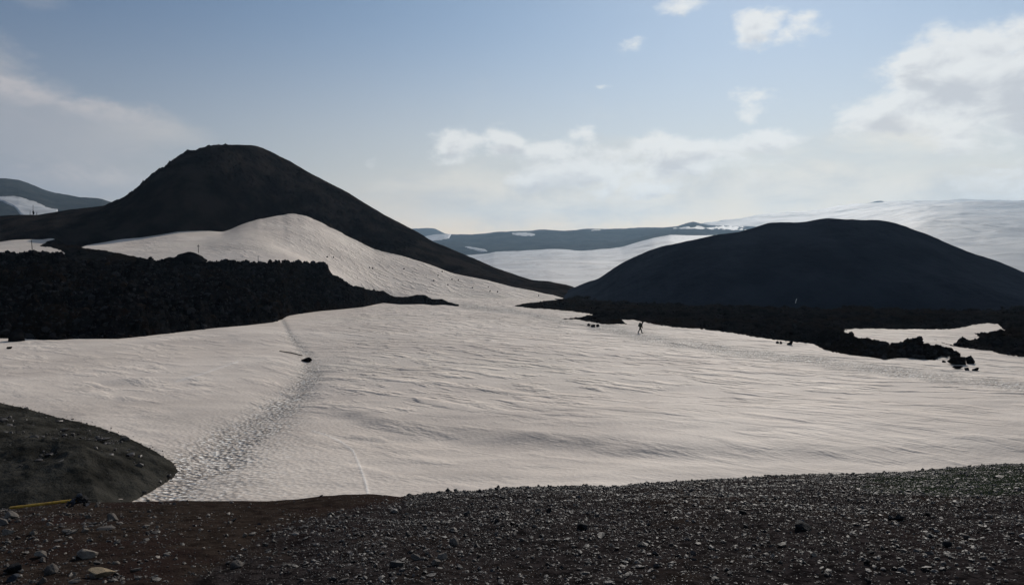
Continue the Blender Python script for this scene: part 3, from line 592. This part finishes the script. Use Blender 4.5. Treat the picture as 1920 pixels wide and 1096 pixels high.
def ground_pts(count, pxr, dr, dens, size):
    px = rng.uniform(*pxr, count*6); d = np.sqrt(rng.uniform(dr[0]**2, dr[1]**2, count*6)); ok = rng.uniform(0, 1, len(px)) < dens(px, d)
    return px[ok][:count], d[ok][:count]
def yrow(px, d): return Y_of(fgz(px, d, False), d)
def dens(px, d, big=False):
    y = yrow(px, d); sp = ip(px, [(0, 1040), (330, 1075), (420, 1030), (520, 985), (640, 955), (700, 948), (750, 936), (800, 925)])
    g = .05+.95*ss(y, sp-12, sp+22)*ss(px, -100, 700)*.9
    g = np.where(px > 760, .95, g); g = np.maximum(g, np.where((px < 330) & (y > 985), .28, 0)); g = np.maximum(g, np.where(px < 330, .20, 0)); g = np.maximum(g, np.where(px < 90, .4, 0))
    x = d*(px-CX)/F; pt = .45+.75*(vnoise(x/1.3, d/1.3, seed=77)*.5+.5)
    return np.clip(g*pt, 0, 1)*(d < lipD(px)+.15)
# individually placed stones, in groups by where and how they look
def region(px, y):
    if px < 360: return ('pale', 'pale', 'pale angular stone lying in the brown soil at lower left', 'pale stones in the brown soil') if random.random() < .6 else ('grey', 'grey', 'dull grey stone lying in the brown soil at lower left', 'grey stones in the brown soil')
    t = random.random(); side = 'left' if px < 800 else 'middle' if px < 1350 else 'right'
    if t < .3: return ('pale', '', 'pale chip among the dark gravel on the %s of the slope' % side, 'pale chips in the %s gravel' % side)
    if t < .65: return ('grey', '', 'grey broken stone among the dark gravel on the %s of the slope' % side, 'grey stones in the %s gravel' % side)
    return ('dark', '', 'black lava stone among the dark gravel on the %s of the slope' % side, 'black stones in the %s gravel' % side)
px, d = ground_pts(340, (-20, 1940), (6.6, 15.5), lambda p, q: dens(p, q)*.9+.06*(p < 360), None)
cnt = 0
for p, q in zip(px, d):
    y = float(yrow(p, q)); x = q*(p-CX)/F
    if y > 1094 or cnt >= 236 or any((x-a)**2+(q-b)**2 < (r+.06)**2 for a, b, r in used_pts): continue
    mk, _, lab, grp = region(p, y); r = random.uniform(.022, .045)*(1.25 if p < 360 else 1); z = float(fgz(p, q)); used_pts.append((x, q, r)); cnt += 1
    fl = random.uniform(.35, .75)
    put_rock('stone', mk, random.randrange(7), (x, q, z+r*fl*.5), (r*random.uniform(.9, 1.3), r*random.uniform(.7, 1), r*fl), random.uniform(0, 6.28), lab, 'stone', grp, (random.uniform(-.3, .3), random.uniform(-.3, .3)))
def scatter(name, px, d, zf, rad, mt, tone, warm, sink=.25, xf=lambda p, q: q*(p-CX)/F, flat=(.25, .75)):
    K = len(px); V0, F0 = I1; nv = len(V0)
    V = V0[None]*(1+rng.uniform(-.32, .32, (K, nv, 1)))
    for _ in range(4):
        nn = rng.normal(size=(K, 3)); nn /= np.linalg.norm(nn, axis=1)[:, None]; e = np.einsum('kij,kj->ki', V, nn)-rng.uniform(.45, .8, (K, 1)); V -= np.clip(e, 0, None)[..., None]*nn[:, None]
    V *= np.stack([rng.uniform(.8, 1.4, K), rng.uniform(.6, 1.0, K), rng.uniform(*flat, K)], 1)[:, None]
    t = rng.uniform(-.4, .4, K); c_, s_ = np.cos(t)[:, None], np.sin(t)[:, None]; y_, z_ = V[..., 1].copy(), V[..., 2].copy(); V[..., 1] = c_*y_-s_*z_; V[..., 2] = s_*y_+c_*z_
    t = rng.uniform(0, 6.28, K); c_, s_ = np.cos(t)[:, None], np.sin(t)[:, None]; x_, y_ = V[..., 0].copy(), V[..., 1].copy(); V[..., 0] = c_*x_-s_*y_; V[..., 1] = s_*x_+c_*y_
    V *= rad[:, None, None]; V[..., 0] += xf(px, d)[:, None]; V[..., 1] += d[:, None]; V[..., 2] += (zf(px, d)+rad*sink)[:, None]
    Fc = (F0[None]+(np.arange(K)*nv)[:, None, None]).reshape(-1, 3)
    o_ = mesh_obj(name, V.reshape(-1, 3), Fc, mt, smooth=False, attrs={'tone': np.repeat(tone, nv), 'warm': np.repeat(warm, nv)}); return o_
K = 80000
px, d = ground_pts(K, (-330, 2250), (5.0, 18.3), dens, None); K = len(px)
rad = np.clip(.0065*rng.pareto(2.6, K)+.005, 0, .034); tone = np.clip(rng.beta(.8, 3.4, K)*1.0, 0, 1); warm = np.where(px < 560, rng.uniform(.3, 1, K), rng.uniform(0, .35, K))
props(scatter('gravel', px, d, fgz, rad, M['gravel'], tone, warm), kind='stuff')
K = 2600; px = rng.uniform(-200, 640, K); d = np.sqrt(rng.uniform(36, 12.4**2, K)); kp = rng.uniform(0, 1, K) < np.clip(.25+.9*np.exp(-np.clip(px, 0, 900)/170)+.3*vnoise(px/60, d, seed=31), .1, 1)*(yrow(px, d) > 958)
px, d = px[kp], d[kp]; K = len(px); rad = np.clip(.009*rng.pareto(2.2, K)+.010, 0, .045)
props(scatter('gravel', px, d, fgz, rad, M['gravel'], np.clip(rng.beta(1.6, 2.2, K), 0, 1), rng.uniform(.4, 1, K), flat=(.3, .7)), kind='stuff')
K = 1500; px = rng.uniform(300, 2150, K); d = np.sqrt(rng.uniform(36, 16.5**2, K)); kp = (rng.uniform(0, 1, K) < dens(px, d)*.8); px, d = px[kp], d[kp]; K = len(px)
props(scatter('gravel', px, d, fgz, np.clip(rng.pareto(2.0, K)*.012+.018, 0, .06), M['gravel'], rng.beta(.9, 4.5, K), rng.uniform(0, .6, K), sink=.15, flat=(.3, .8)), kind='stuff')
# lip clods along the skyline of the slope
K = 1500; px = rng.uniform(760, 2200, K); d = lipD(px)+rng.uniform(-.5, .35, K); rad = np.clip(rng.pareto(3, K)*.014+.012, 0, .055)
props(scatter('gravel', px, d, lambda p, q: fgz(p, q), rad, M['gravel'], rng.beta(1.2, 6, K), rng.uniform(0, .5, K), flat=(.5, 1)), kind='stuff')
# stones on the mound
def moundz(p, q):
    y = Y_of(T(p, q), q); s_ = sdf(p, y, mound); return T(p, q)+np.clip(s_*.011, 0, 1.3)
px = rng.uniform(-380, 335, 26000); y = rng.uniform(700, 935, 26000); q = DofYgrid(np.arange(-380, 336, 5.0), np.arange(690, 940, 2.0)[::-1])
qd = q[np.clip(((938-y)/2).astype(int), 0, q.shape[0]-1), np.clip(((px+380)/5).astype(int), 0, q.shape[1]-1)]+rng.uniform(-.1, .1, 26000)
sdm = sdf(px, y, mound); keepm = (sdm > 2) & (y < 905-np.clip(150-px, 0, 400)*.0+rng.uniform(-12, 12, 26000)) & (rng.uniform(0, 1, 26000) < .16+.3*(vnoise(px/40, y/14, seed=12) > .2))
px, qd = px[keepm][:7500], qd[keepm][:7500]; K = len(px); rad = np.clip(.022*rng.pareto(2.0, K)+.025, 0, .24)
props(scatter('rubble', px, qd, moundz, rad, M['gravel'], rng.beta(1.2, 3.0, K)*.75, rng.uniform(0, .8, K), sink=.35), kind='stuff')

# heap of stones over the end of the yellow pole
hd = fgD(150, 949); hx = X_of(150, hd); hz = float(fgz(150, hd, False))
heap = []
for i in range(34):
    a = random.uniform(0, 6.28); lay = i/34; rr = (1-lay)*.24*math.sqrt(random.random())
    heap.append((rr*math.cos(a)*1.05, rr*math.sin(a)*.6, .02+lay*.12+(.24-rr)*.12))
for i, (a, b_, c_) in enumerate(heap):
    r = random.uniform(.035, .06)
    put_rock('stone', 'dark' if i % 4 else 'blue', i % 7, (hx+a, hd+b_, hz+c_), (r*1.15, r*.9, r*.8), random.uniform(0, 6), 'dark stone in the low heap holding down the yellow pole', 'stone', 'stones of the heap over the yellow pole', (random.uniform(-.4, .4), random.uniform(-.4, .4)))
for i, (a, r, lab) in enumerate(((.30, .045, 'pale curved stone leaning on the right side of the heap'), (.38, .035, 'first small stone in the row trailing right from the heap'), (.45, .03, 'middle small stone in the row trailing right from the heap'), (.51, .024, 'last tiny stone in the row trailing right from the heap'))):
    put_rock('stone', 'grey', i+2, (hx+a, hd-.05, float(fgz(150+a*110, hd))+r*.4), (r*.8, r, r*1.1), i, lab, 'stone', tilt=(.2, .4))
def tube(name, pts, rads, mt, parent=None, seg=12):
    V, Fc = [], []; pts = [Vector(p) for p in pts]
    for i, p in enumerate(pts):
        t = (pts[min(i+1, len(pts)-1)]-pts[max(i-1, 0)]).normalized(); u = t.orthogonal().normalized(); v = t.cross(u)
        for k in range(seg):
            a = 2*math.pi*k/seg; V.append(p+(u*math.cos(a)+v*math.sin(a))*rads[i])
    for i in range(len(pts)-1):
        for k in range(seg): Fc.append((i*seg+k, i*seg+(k+1) % seg, (i+1)*seg+(k+1) % seg, (i+1)*seg+k))
    me = bpy.data.meshes.new(name); caps = [tuple(range(seg))[::-1], tuple((len(pts)-1)*seg+k for k in range(seg))]
    me.from_pydata([tuple(v) for v in V], [], Fc+caps); me.materials.append(mt); o_ = bpy.data.objects.new(name, me); COL.objects.link(o_); o_.parent = parent
    for p in me.polygons: p.use_smooth = len(p.vertices) == 4
    return o_
d1 = fgD(18, 957); a = Vector((X_of(18, d1), d1, float(fgz(18, d1))+.035)); bb = Vector((hx-.02, hd+.03, hz+.10))
pr = [.019, .021, .021, .021, .021, .019]
props(tube('trail_pole', [a.lerp(bb, t) for t in (0, .02, .35, .65, .98, 1)], pr, M['yellow']), 'yellow painted pole lying on the ground with its end under the stone heap', 'pole')

# ------------------------------------------------------------------ trail markers and far stones
def lava_at(px, fr_):   # point on the lava flow, fr_ 0..1 from front to crest
    j = int(np.argmin(np.abs(pl-px))); i = 2+int(fr_*299); i = min(i, 301)
    return lavaX[i, j], lavaD[i, j], lavaZ[i, j]
def marker(px, ytop, base, lab, mk='post', r=.075, lean=0.0, extra=None):
    x, y, z = base; H = (HY-ytop)/F*y - z; o_ = bpy.data.objects.new('marker_post', None); COL.objects.link(o_); o_.location = (x, y, z); props(o_, lab, 'marker post')
    tube('post', [(0, 0, -.4), (lean*.3, 0, H*.3), (lean*.97, 0, H*.97), (lean, 0, H)], [r*1.1, r, r*.9, r*.6], M[mk], o_)
    if extra == 'board':
        bm = bmesh.new(); bmesh.ops.create_cube(bm, size=1); bmesh.ops.scale(bm, vec=(.55, .04, .16), verts=bm.verts); bmesh.ops.bevel(bm, geom=bm.edges[:], offset=.01, segments=2, affect='EDGES'); bmesh.ops.translate(bm, vec=(lean*.75, -.06, H*.72), verts=bm.verts)
        me = bpy.data.meshes.new('board'); bm.to_mesh(me); bm.free(); me.materials.append(M[mk]); q = bpy.data.objects.new('board', me); COL.objects.link(q); q.parent = o_
    return o_
marker(60, 450, lava_at(61, .99), 'thin leaning post on the dark lava crest at far left', lean=-.22)
marker(483, 479.5, lava_at(484, .985), 'pale straight post on the lava crest against the snow ramp', 'palepost', .07)
# boulder on the crest and the post on it
bx, by, bz = lava_at(362, .97)
put_rock('lava_boulder', 'basalt', 3, (bx, by, bz+.2), (4.6, 2.8, 2.0), .1, 'massive dark boulder standing out on the crest of the lava', 'boulder')
marker(372, 458, (X_of(372, by), by, (HY-470.5)/F*by), 'short post with a small crossboard on top of the massive boulder', r=.06, extra='board')
# mast with cairn on the far left shoulder
md = float(rD(62))-4; mz = (HY-401.5)/F*md
for px_, yt, lab, r in ((62, 384, 'tall thin mast beside the cairn on the far left shoulder', .09), (56.5, 394.5, 'short post left of the cairn on the far left shoulder', .08), (69, 397.5, 'stubby post right of the cairn on the far left shoulder', .10)):
    marker(px_, yt, (X_of(px_, md), md, mz-.1), lab, r=r)
put_rock('cairn', 'basalt', 2, (X_of(63.5, md), md-.3, mz+.6), (.62, .5, .95), .4, 'small dark cairn at the foot of the tall mast on the far left shoulder', 'cairn')
jd = float(np.interp(1491, px_r, Bc))+14
# white post on the apron of the right hill
wd_ = 172.0; wz = (HY-568.5)/F*wd_
marker(1494, 559.5, (X_of(1491, wd_), wd_, wz), 'white leaning post on the dark hill face at right', 'whitepost', .055, lean=.35)
def snow_rock(px, py, wpx, hpx, mk, i, lab, group=None, name='lava_rock', cat='rock', dd_=None):
    d = float(DofY([px], [py])[0]) if dd_ is None else dd_; r = wpx/2*d/F*1.08; h = hpx*d/F
    return put_rock(name, mk, i, (X_of(px, d), d+r*.5, float(T(px, d))+h*.32), (r, r*.7, h*.78), random.uniform(-.3, .3), lab, cat, group, (0, random.uniform(-.1, .1)))
snow_rock(22, 640, 52, 20, 'basalt', 1, 'dark humped rock at the left edge in front of the lava flow')
snow_rock(14, 654, 12, 6, 'basalt', 4, 'small dark rock on the snow below the humped rock at left')
snow_rock(1104, 611, 10, 5, 'basalt', 2, 'left rock of the little black cluster near the hiker')
snow_rock(1113, 613, 14, 6, 'basalt', 5, 'middle rock of the little black cluster near the hiker')
snow_rock(1121, 612.5, 9, 5, 'basalt', 0, 'right rock of the little black cluster near the hiker')
snow_rock(1458, 643.5, 9, 4, 'basalt', 1, 'leftmost of three small black rocks below the lava edge')
snow_rock(1465, 644.5, 8, 4.5, 'basalt', 3, 'middle of three small black rocks below the lava edge')
snow_rock(1483, 646.5, 14, 7, 'basalt', 6, 'peaked and largest of three small black rocks below the lava edge')
snow_rock(1805, 684, 50, 18, 'basalt', 5, 'big black boulder at the right end of the lava outcrop')
snow_rock(1822, 682, 24, 15, 'basalt', 2, 'rounded black rock joined to the right of the big end boulder')
snow_rock(1798, 692, 22, 9, 'basalt', 4, 'peaked black rock just below the big end boulder')
snow_rock(1815, 694, 16, 5, 'basalt', 0, 'low black rock right of the peaked rock below the end boulder')
snow_rock(1832, 695, 15, 6, 'basalt', 6, 'outermost black rock at the lower right of the outcrop')
snow_rock(1771, 679, 12, 3, 'basalt', 3, 'thin black sliver of rock left of the big end boulder')
snow_rock(150, 478, 42, 9, 'basalt', 2, 'low black rock island on the snow above the left lava crest')
snow_rock(574, 677, 22, 7, 'basalt', 6, 'dark rock beside the trodden trail left of centre')
snow_rock(1424, 895, 9, 3, 'basalt', 1, 'small dark chip on the snow above the gravel edge', dd_=29.5)
da, db = DofY([524.5, 566], [659, 667.5])
props(tube('fallen_pole', [(X_of(524.5, da), da, float(T(524.5, da))+.08), (X_of(545, (da+db)/2), (da+db)/2, float(T(545, (da+db)/2))+.12), (X_of(566, db), db, float(T(566, db))+.08)], [.05, .07, .06], M['post']), 'thin dark pole lying on the snow beside the trodden trail', 'pole')
for i, (zx, zy) in enumerate(((282, 602), (312, 604), (480, 652), (495, 656), (640, 657), (820, 670), (800, 688), (780, 712), (865, 706), (895, 710), (847, 732), (960, 745), (1035, 742), (1043, 762), (1078, 765), (1270, 783))):
    snow_rock(500+zx*.4015, 240.5+zy*.4015, random.uniform(2.6, 4), random.uniform(1.8, 2.6), 'basalt', i % 7, 'tiny dark stone dotted on the pale snow ramp below the big hill', 'dark stones dotted on the snow ramp', 'stone', 'stone')

# standing rocks of the outcrop at right: crags along a ridge line
ot = [(1560, 640), (1570, 625), (1578, 621), (1587, 627), (1598, 628), (1609, 636.5), (1614, 641), (1636, 643), (1643, 638), (1649, 642), (1662, 645), (1668, 650), (1671, 645), (1674, 645), (1676, 650), (1686, 651), (1692.5, 644), (1706, 636.5), (1719, 632), (1729, 631), (1731, 644), (1741, 645), (1752, 648.6), (1762.5, 645), (1771, 652), (1778, 659.5), (1795, 663), (1800, 669)]
ob = [(1560, 658), (1587, 664), (1609, 667), (1631, 669), (1661, 674), (1675, 668), (1719, 673), (1754, 675), (1760, 669), (1785, 671), (1800, 673)]
po = np.arange(1560, 1801, .8); b0 = blur1(DofY(po, ip(po, ob)), 3, 0); wdt = ip(po, [(1560, 10), (1640, 5), (1700, 5), (1800, 1.6)])
s = np.concatenate([[-.3], np.linspace(0, 1, 60), np.linspace(1.05, 2, 30)])[:, None]; D = b0[None, :]+s*wdt[None, :]; X = X_of(po[None, :], D)
zt = ((HY-ip(po, ot))/F)[None, :]*(b0+wdt)[None, :]; zb = T(po, b0)[None, :]
Z = np.where(s <= 1, zb+(zt-zb)*np.clip(s, -.3, 1)**1 if False else zb+(zt-zb)*np.sign(s)*np.abs(s)**.8, zt-(zt-zb)*(s-1)**.9*1.4)
Z = Z+ss(s, 0, .2)*(.34*fbmn(X/1.2, D/.9, octs=4, seed=95, gain=.6)*(1-.5*np.exp(-((s-1)/.1)**2)))
ocX, ocD, ocZ = X+0*Z, D+0*Z, Z
props(grid('lava_outcrop', X, D, Z, M['lava']), 'jagged black lava outcrop with a tall crag standing in the snow at right', 'outcrop')

# clinker blocks strewn over the lava
K = 21000; jj = rng.integers(0, lavaX.shape[1], K); ii = (2+np.minimum(rng.uniform(0, 1, K)**.8*299, 299)).astype(int); ok = lavaX[ii, jj] > -200
jj, ii = jj[ok], ii[ok]; K = len(jj); bx_, bd_, bz_ = lavaX[ii, jj], lavaD[ii, jj], lavaZ[ii, jj]
tall = np.clip((zt_l-zb_l)[jj]/8, .12, 1); rad = np.clip(rng.pareto(2.6, K)*.17+.13, 0, .75)*tall*np.where(ii > 288, .7, 1)
props(scatter('lava_rubble', bx_, bd_, lambda p, q: bz_-.05, rad, M['clinker'], rng.uniform(0, 1, K), rng.uniform(0, 1, K), xf=lambda p, q: p, flat=(.5, 1.1)), kind='stuff')
px = rng.uniform(960, 2000, 26000); py = rng.uniform(562, 690, 26000); sd_ = np.minimum(sdf(px, py, apron), -sdf(px, py, pocket)); k_ = (sd_ > .3) & (rng.uniform(0, 1, 26000) < np.where(sd_ < 5, .55, .22)); px, py, sd_ = px[k_], py[k_], sd_[k_]; K = len(px)
q = DofYgrid(np.arange(956, 2006, 4.0), np.arange(556, 696, 1.0)[::-1]); d = q[np.clip((695-py).astype(int), 0, q.shape[0]-1), np.clip(((px-956)/4).astype(int), 0, q.shape[1]-1)]
rad = np.clip(rng.pareto(2.6, K)*.16+.12, 0, .7)*np.clip(sd_/6, .45, 1)
props(scatter('lava_rubble', px, d, lambda p, q: T(p, q)+np.clip(sd_*.06, 0, .5), rad, M['clinker'], rng.uniform(0, 1, K), rng.uniform(0, 1, K), flat=(.45, 1)), kind='stuff')
jo = rng.integers(0, len(po), 900); io = rng.integers(2, 62, 900); rad = np.clip(rng.pareto(2.4, 900)*.12+.08, 0, .4)*ip(po[jo], [(1560, .7), (1700, 1), (1800, .5)])
props(scatter('lava_rubble', ocX[io, jo], ocD[io, jo], lambda p, q: ocZ[io, jo]-.03, rad, M['clinker'], rng.uniform(0, 1, 900), rng.uniform(0, 1, 900), xf=lambda p, q: p, flat=(.5, 1.1)), kind='stuff')
# grit washed out onto the snow along the mound and under the gravel edge
px = rng.uniform(-60, 345, 9000); py = rng.uniform(745, 925, 9000); sd_ = sdf(px, py, mound); k_ = (sd_ < 1) & (sd_ > -16) & (rng.uniform(0, 1, 9000) < np.exp(sd_/4)*.6); px, py = px[k_], py[k_]; K = len(px)
q = DofYgrid(np.arange(-64, 350, 4.0), np.arange(740, 930, 1.0)[::-1]); d = q[np.clip((929-py).astype(int), 0, q.shape[0]-1), np.clip(((px+64)/4).astype(int), 0, q.shape[1]-1)]
props(scatter('rubble', px, d, T, np.clip(rng.pareto(2.5, K)*.02+.018, 0, .12), M['gravel'], rng.beta(1.2, 5, K)*.5, rng.uniform(.3, 1, K), sink=.3), kind='stuff')

# ------------------------------------------------------------------ the walker
def person():
    pd = float(DofY([1200], [624.5])[0]); px0 = 1200.5; gz = float(T(px0, pd)); root = bpy.data.objects.new('person', None); COL.objects.link(root)
    root.location = (X_of(px0, pd), pd, gz); root.rotation_euler = (0, 0, math.radians(-8)); root.scale = (1.02,)*3
    props(root, 'hiker leaning forward and walking right across the snow with a backpack', 'person')
    def capsules(name, chains, mt, vox, parent, ell=()):
        bm = bmesh.new()
        for ch in chains:
            for (p, r), (q, s_) in zip(ch, ch[1:]):
                p, q = Vector(p), Vector(q); L = (q-p).length; st = max(2, int(L/(min(r, s_)*.5)))
                for k in range(st+1):
                    t = k/st; bmesh.ops.create_icosphere(bm, subdivisions=2, radius=r+(s_-r)*t, matrix=Matrix.Translation(p.lerp(q, t)))
        for c, sc, rot in ell: bmesh.ops.create_icosphere(bm, subdivisions=3, radius=1, matrix=Matrix.Translation(c) @ Matrix.Rotation(rot, 4, 'Y') @ Matrix.Diagonal((*sc, 1)))
        me = bpy.data.meshes.new(name); bm.to_mesh(me); bm.free(); o_ = bpy.data.objects.new(name, me); COL.objects.link(o_); me.materials.append(mt); o_.parent = parent
        r_ = o_.modifiers.new('r', 'REMESH'); r_.mode = 'VOXEL'; r_.voxel_size = vox; r_.use_smooth_shade = True
        sm_ = o_.modifiers.new('s', 'SMOOTH'); sm_.factor = .5; sm_.iterations = 2
        return o_
    skin = plain('skin', (.22, .13, .10), .7); jk = plain('jacket_cloth', (.020, .024, .018), .8); tr = plain('trouser_cloth', (.012, .012, .012), .85); pk = plain('pack_cloth', (.035, .040, .026), .8); bt = plain('boot_leather', (.02, .016, .013), .6); ht = plain('hat_cloth', (.012, .012, .014), .9)
    hipz = .86; hip = (.0, 0, hipz); ch = (.20, 0, 1.28); nk = (.25, 0, 1.40); hd_ = (.32, 0, 1.50)
    RK, RA, RT = (-.10, .10, .50), (-.30, .10, .13), (-.20, .10, .05)   # trailing leg
    FK, FA, FT = (.14, -.10, .47), (.24, -.10, .08), (.40, -.10, .05)   # leading leg
    def arm(side, el_, wr): return [((ch[0]-.02, side*.19, 1.30), .055), ((el_[0], side*.24, el_[1]), .042), ((wr[0], side*.20, wr[1]), .030)]
    aL, aR = arm(1, (.10, 1.05), (.22, .86)), arm(-1, (.24, 1.06), (.30, .84))
    def fingers(c, side):
        out_ = [[(c, .030), ((c[0]+.02, c[1], c[2]-.06), .034)]]
        for k in range(4):
            o1 = Vector((c[0]+.005+k*.001, c[1]+(k-1.5)*.019, c[2]-.08)); ln = (.06, .075, .07, .055)[k]
            out_.append([(o1, .0095), (o1+Vector((.006, 0, -ln*.55)), .009), (o1+Vector((.028, 0, -ln)), .008)])
        out_.append([(Vector((c[0]+.03, c[1]-side*.025, c[2]-.03)), .011), (Vector((c[0]+.055, c[1]-side*.03, c[2]-.065)), .009)]); return out_
    body = [[(hip, .13), ((.10, 0, 1.08), .125), (ch, .13), (nk, .055), (hd_, .075)], [(hip, .11), ((0, .09, .82), .09), (RK, .058), (RA, .040)], [(RA, .036), (RT, .035)], [(hip, .11), ((0, -.09, .82), .09), (FK, .058), (FA, .040)], [(FA, .036), (FT, .035)], aL, aR, [((ch[0], .12, 1.29), .08), ((ch[0], -.12, 1.29), .08)]]
    body += fingers((aL[2][0][0], aL[2][0][1], aL[2][0][2]), 1)+fingers((aR[2][0][0], aR[2][0][1], aR[2][0][2]), -1)
    capsules('body', body+[[((.415, 0, 1.505), .014), ((.432, 0, 1.488), .016)], [((.405, -.02, 1.455), .010), ((.405, .02, 1.455), .010)], [((.33, .078, 1.50), .016), ((.33, .078, 1.52), .016)], [((.33, -.078, 1.50), .016), ((.33, -.078, 1.52), .016)]], skin, .007, root, [((.335, 0, 1.52), (.098, .076, .118), .35)])
    capsules('jacket', [[((0, 0, .90), .17), ((.10, 0, 1.08), .17), (ch, .17)], [((ch[0], .13, 1.29), .09), ((ch[0], -.13, 1.29), .09)], [(p, r+.018) for p, r in aL], [(p, r+.018) for p, r in aR]], jk, .014, root)
    capsules('trousers', [[((0, 0, .88), .145), ((0, 0, .84), .14)], [((0, .08, .82), .115), (RK, .088), ((-.27, .10, .18), .075)], [((0, -.08, .82), .115), (FK, .088), ((.225, -.10, .15), .075)]], tr, .014, root)
    for A, Tt, y_ in ((RA, RT, .10), (FA, FT, -.10)): capsules('boot', [[((A[0], y_, A[2]+.09), .055), ((A[0], y_, A[2]), .055)], [((A[0]-.03, y_, max(A[2]-.04, .04)), .05), ((Tt[0]+.02, y_, .045), .042)]], bt, .012, root)
    capsules('backpack', [], pk, .012, root, [((-.10, 0, 1.24), (.17, .19, .31), .42), ((-.22, 0, 1.12), (.09, .14, .16), .42), ((-.01, 0, 1.47), (.13, .16, .10), .5)])
    capsules('hood', [[((.28, 0, 1.60), .045), ((.41, 0, 1.585), .03)], [((.24, 0, 1.42), .085), ((.29, 0, 1.52), .10)]], ht, .012, root, [((.315, 0, 1.56), (.118, .102, .10), .35)])
person()

# ------------------------------------------------------------------ haze
bm = bmesh.new(); bmesh.ops.create_cube(bm, size=1)
for v in bm.verts: v.co = (v.co.x*26000, v.co.y*14000+4500, (v.co.z+.5)*(600+121)-121)
me = bpy.data.meshes.new('haze'); bm.to_mesh(me); bm.free(); hz_ = bpy.data.objects.new('haze', me); COL.objects.link(hz_); props(hz_, kind='stuff')
m = bpy.data.materials.new('haze_air'); m.use_nodes = True; t = m.node_tree; t.nodes.clear()
pv = t.nodes.new('ShaderNodeVolumePrincipled'); pv.inputs['Color'].default_value = (.50, .74, 1, 1); pv.inputs['Density'].default_value = .000062; pv.inputs['Anisotropy'].default_value = .45
oo = t.nodes.new('ShaderNodeOutputMaterial'); t.links.new(pv.outputs[0], oo.inputs['Volume']); me.materials.append(m)
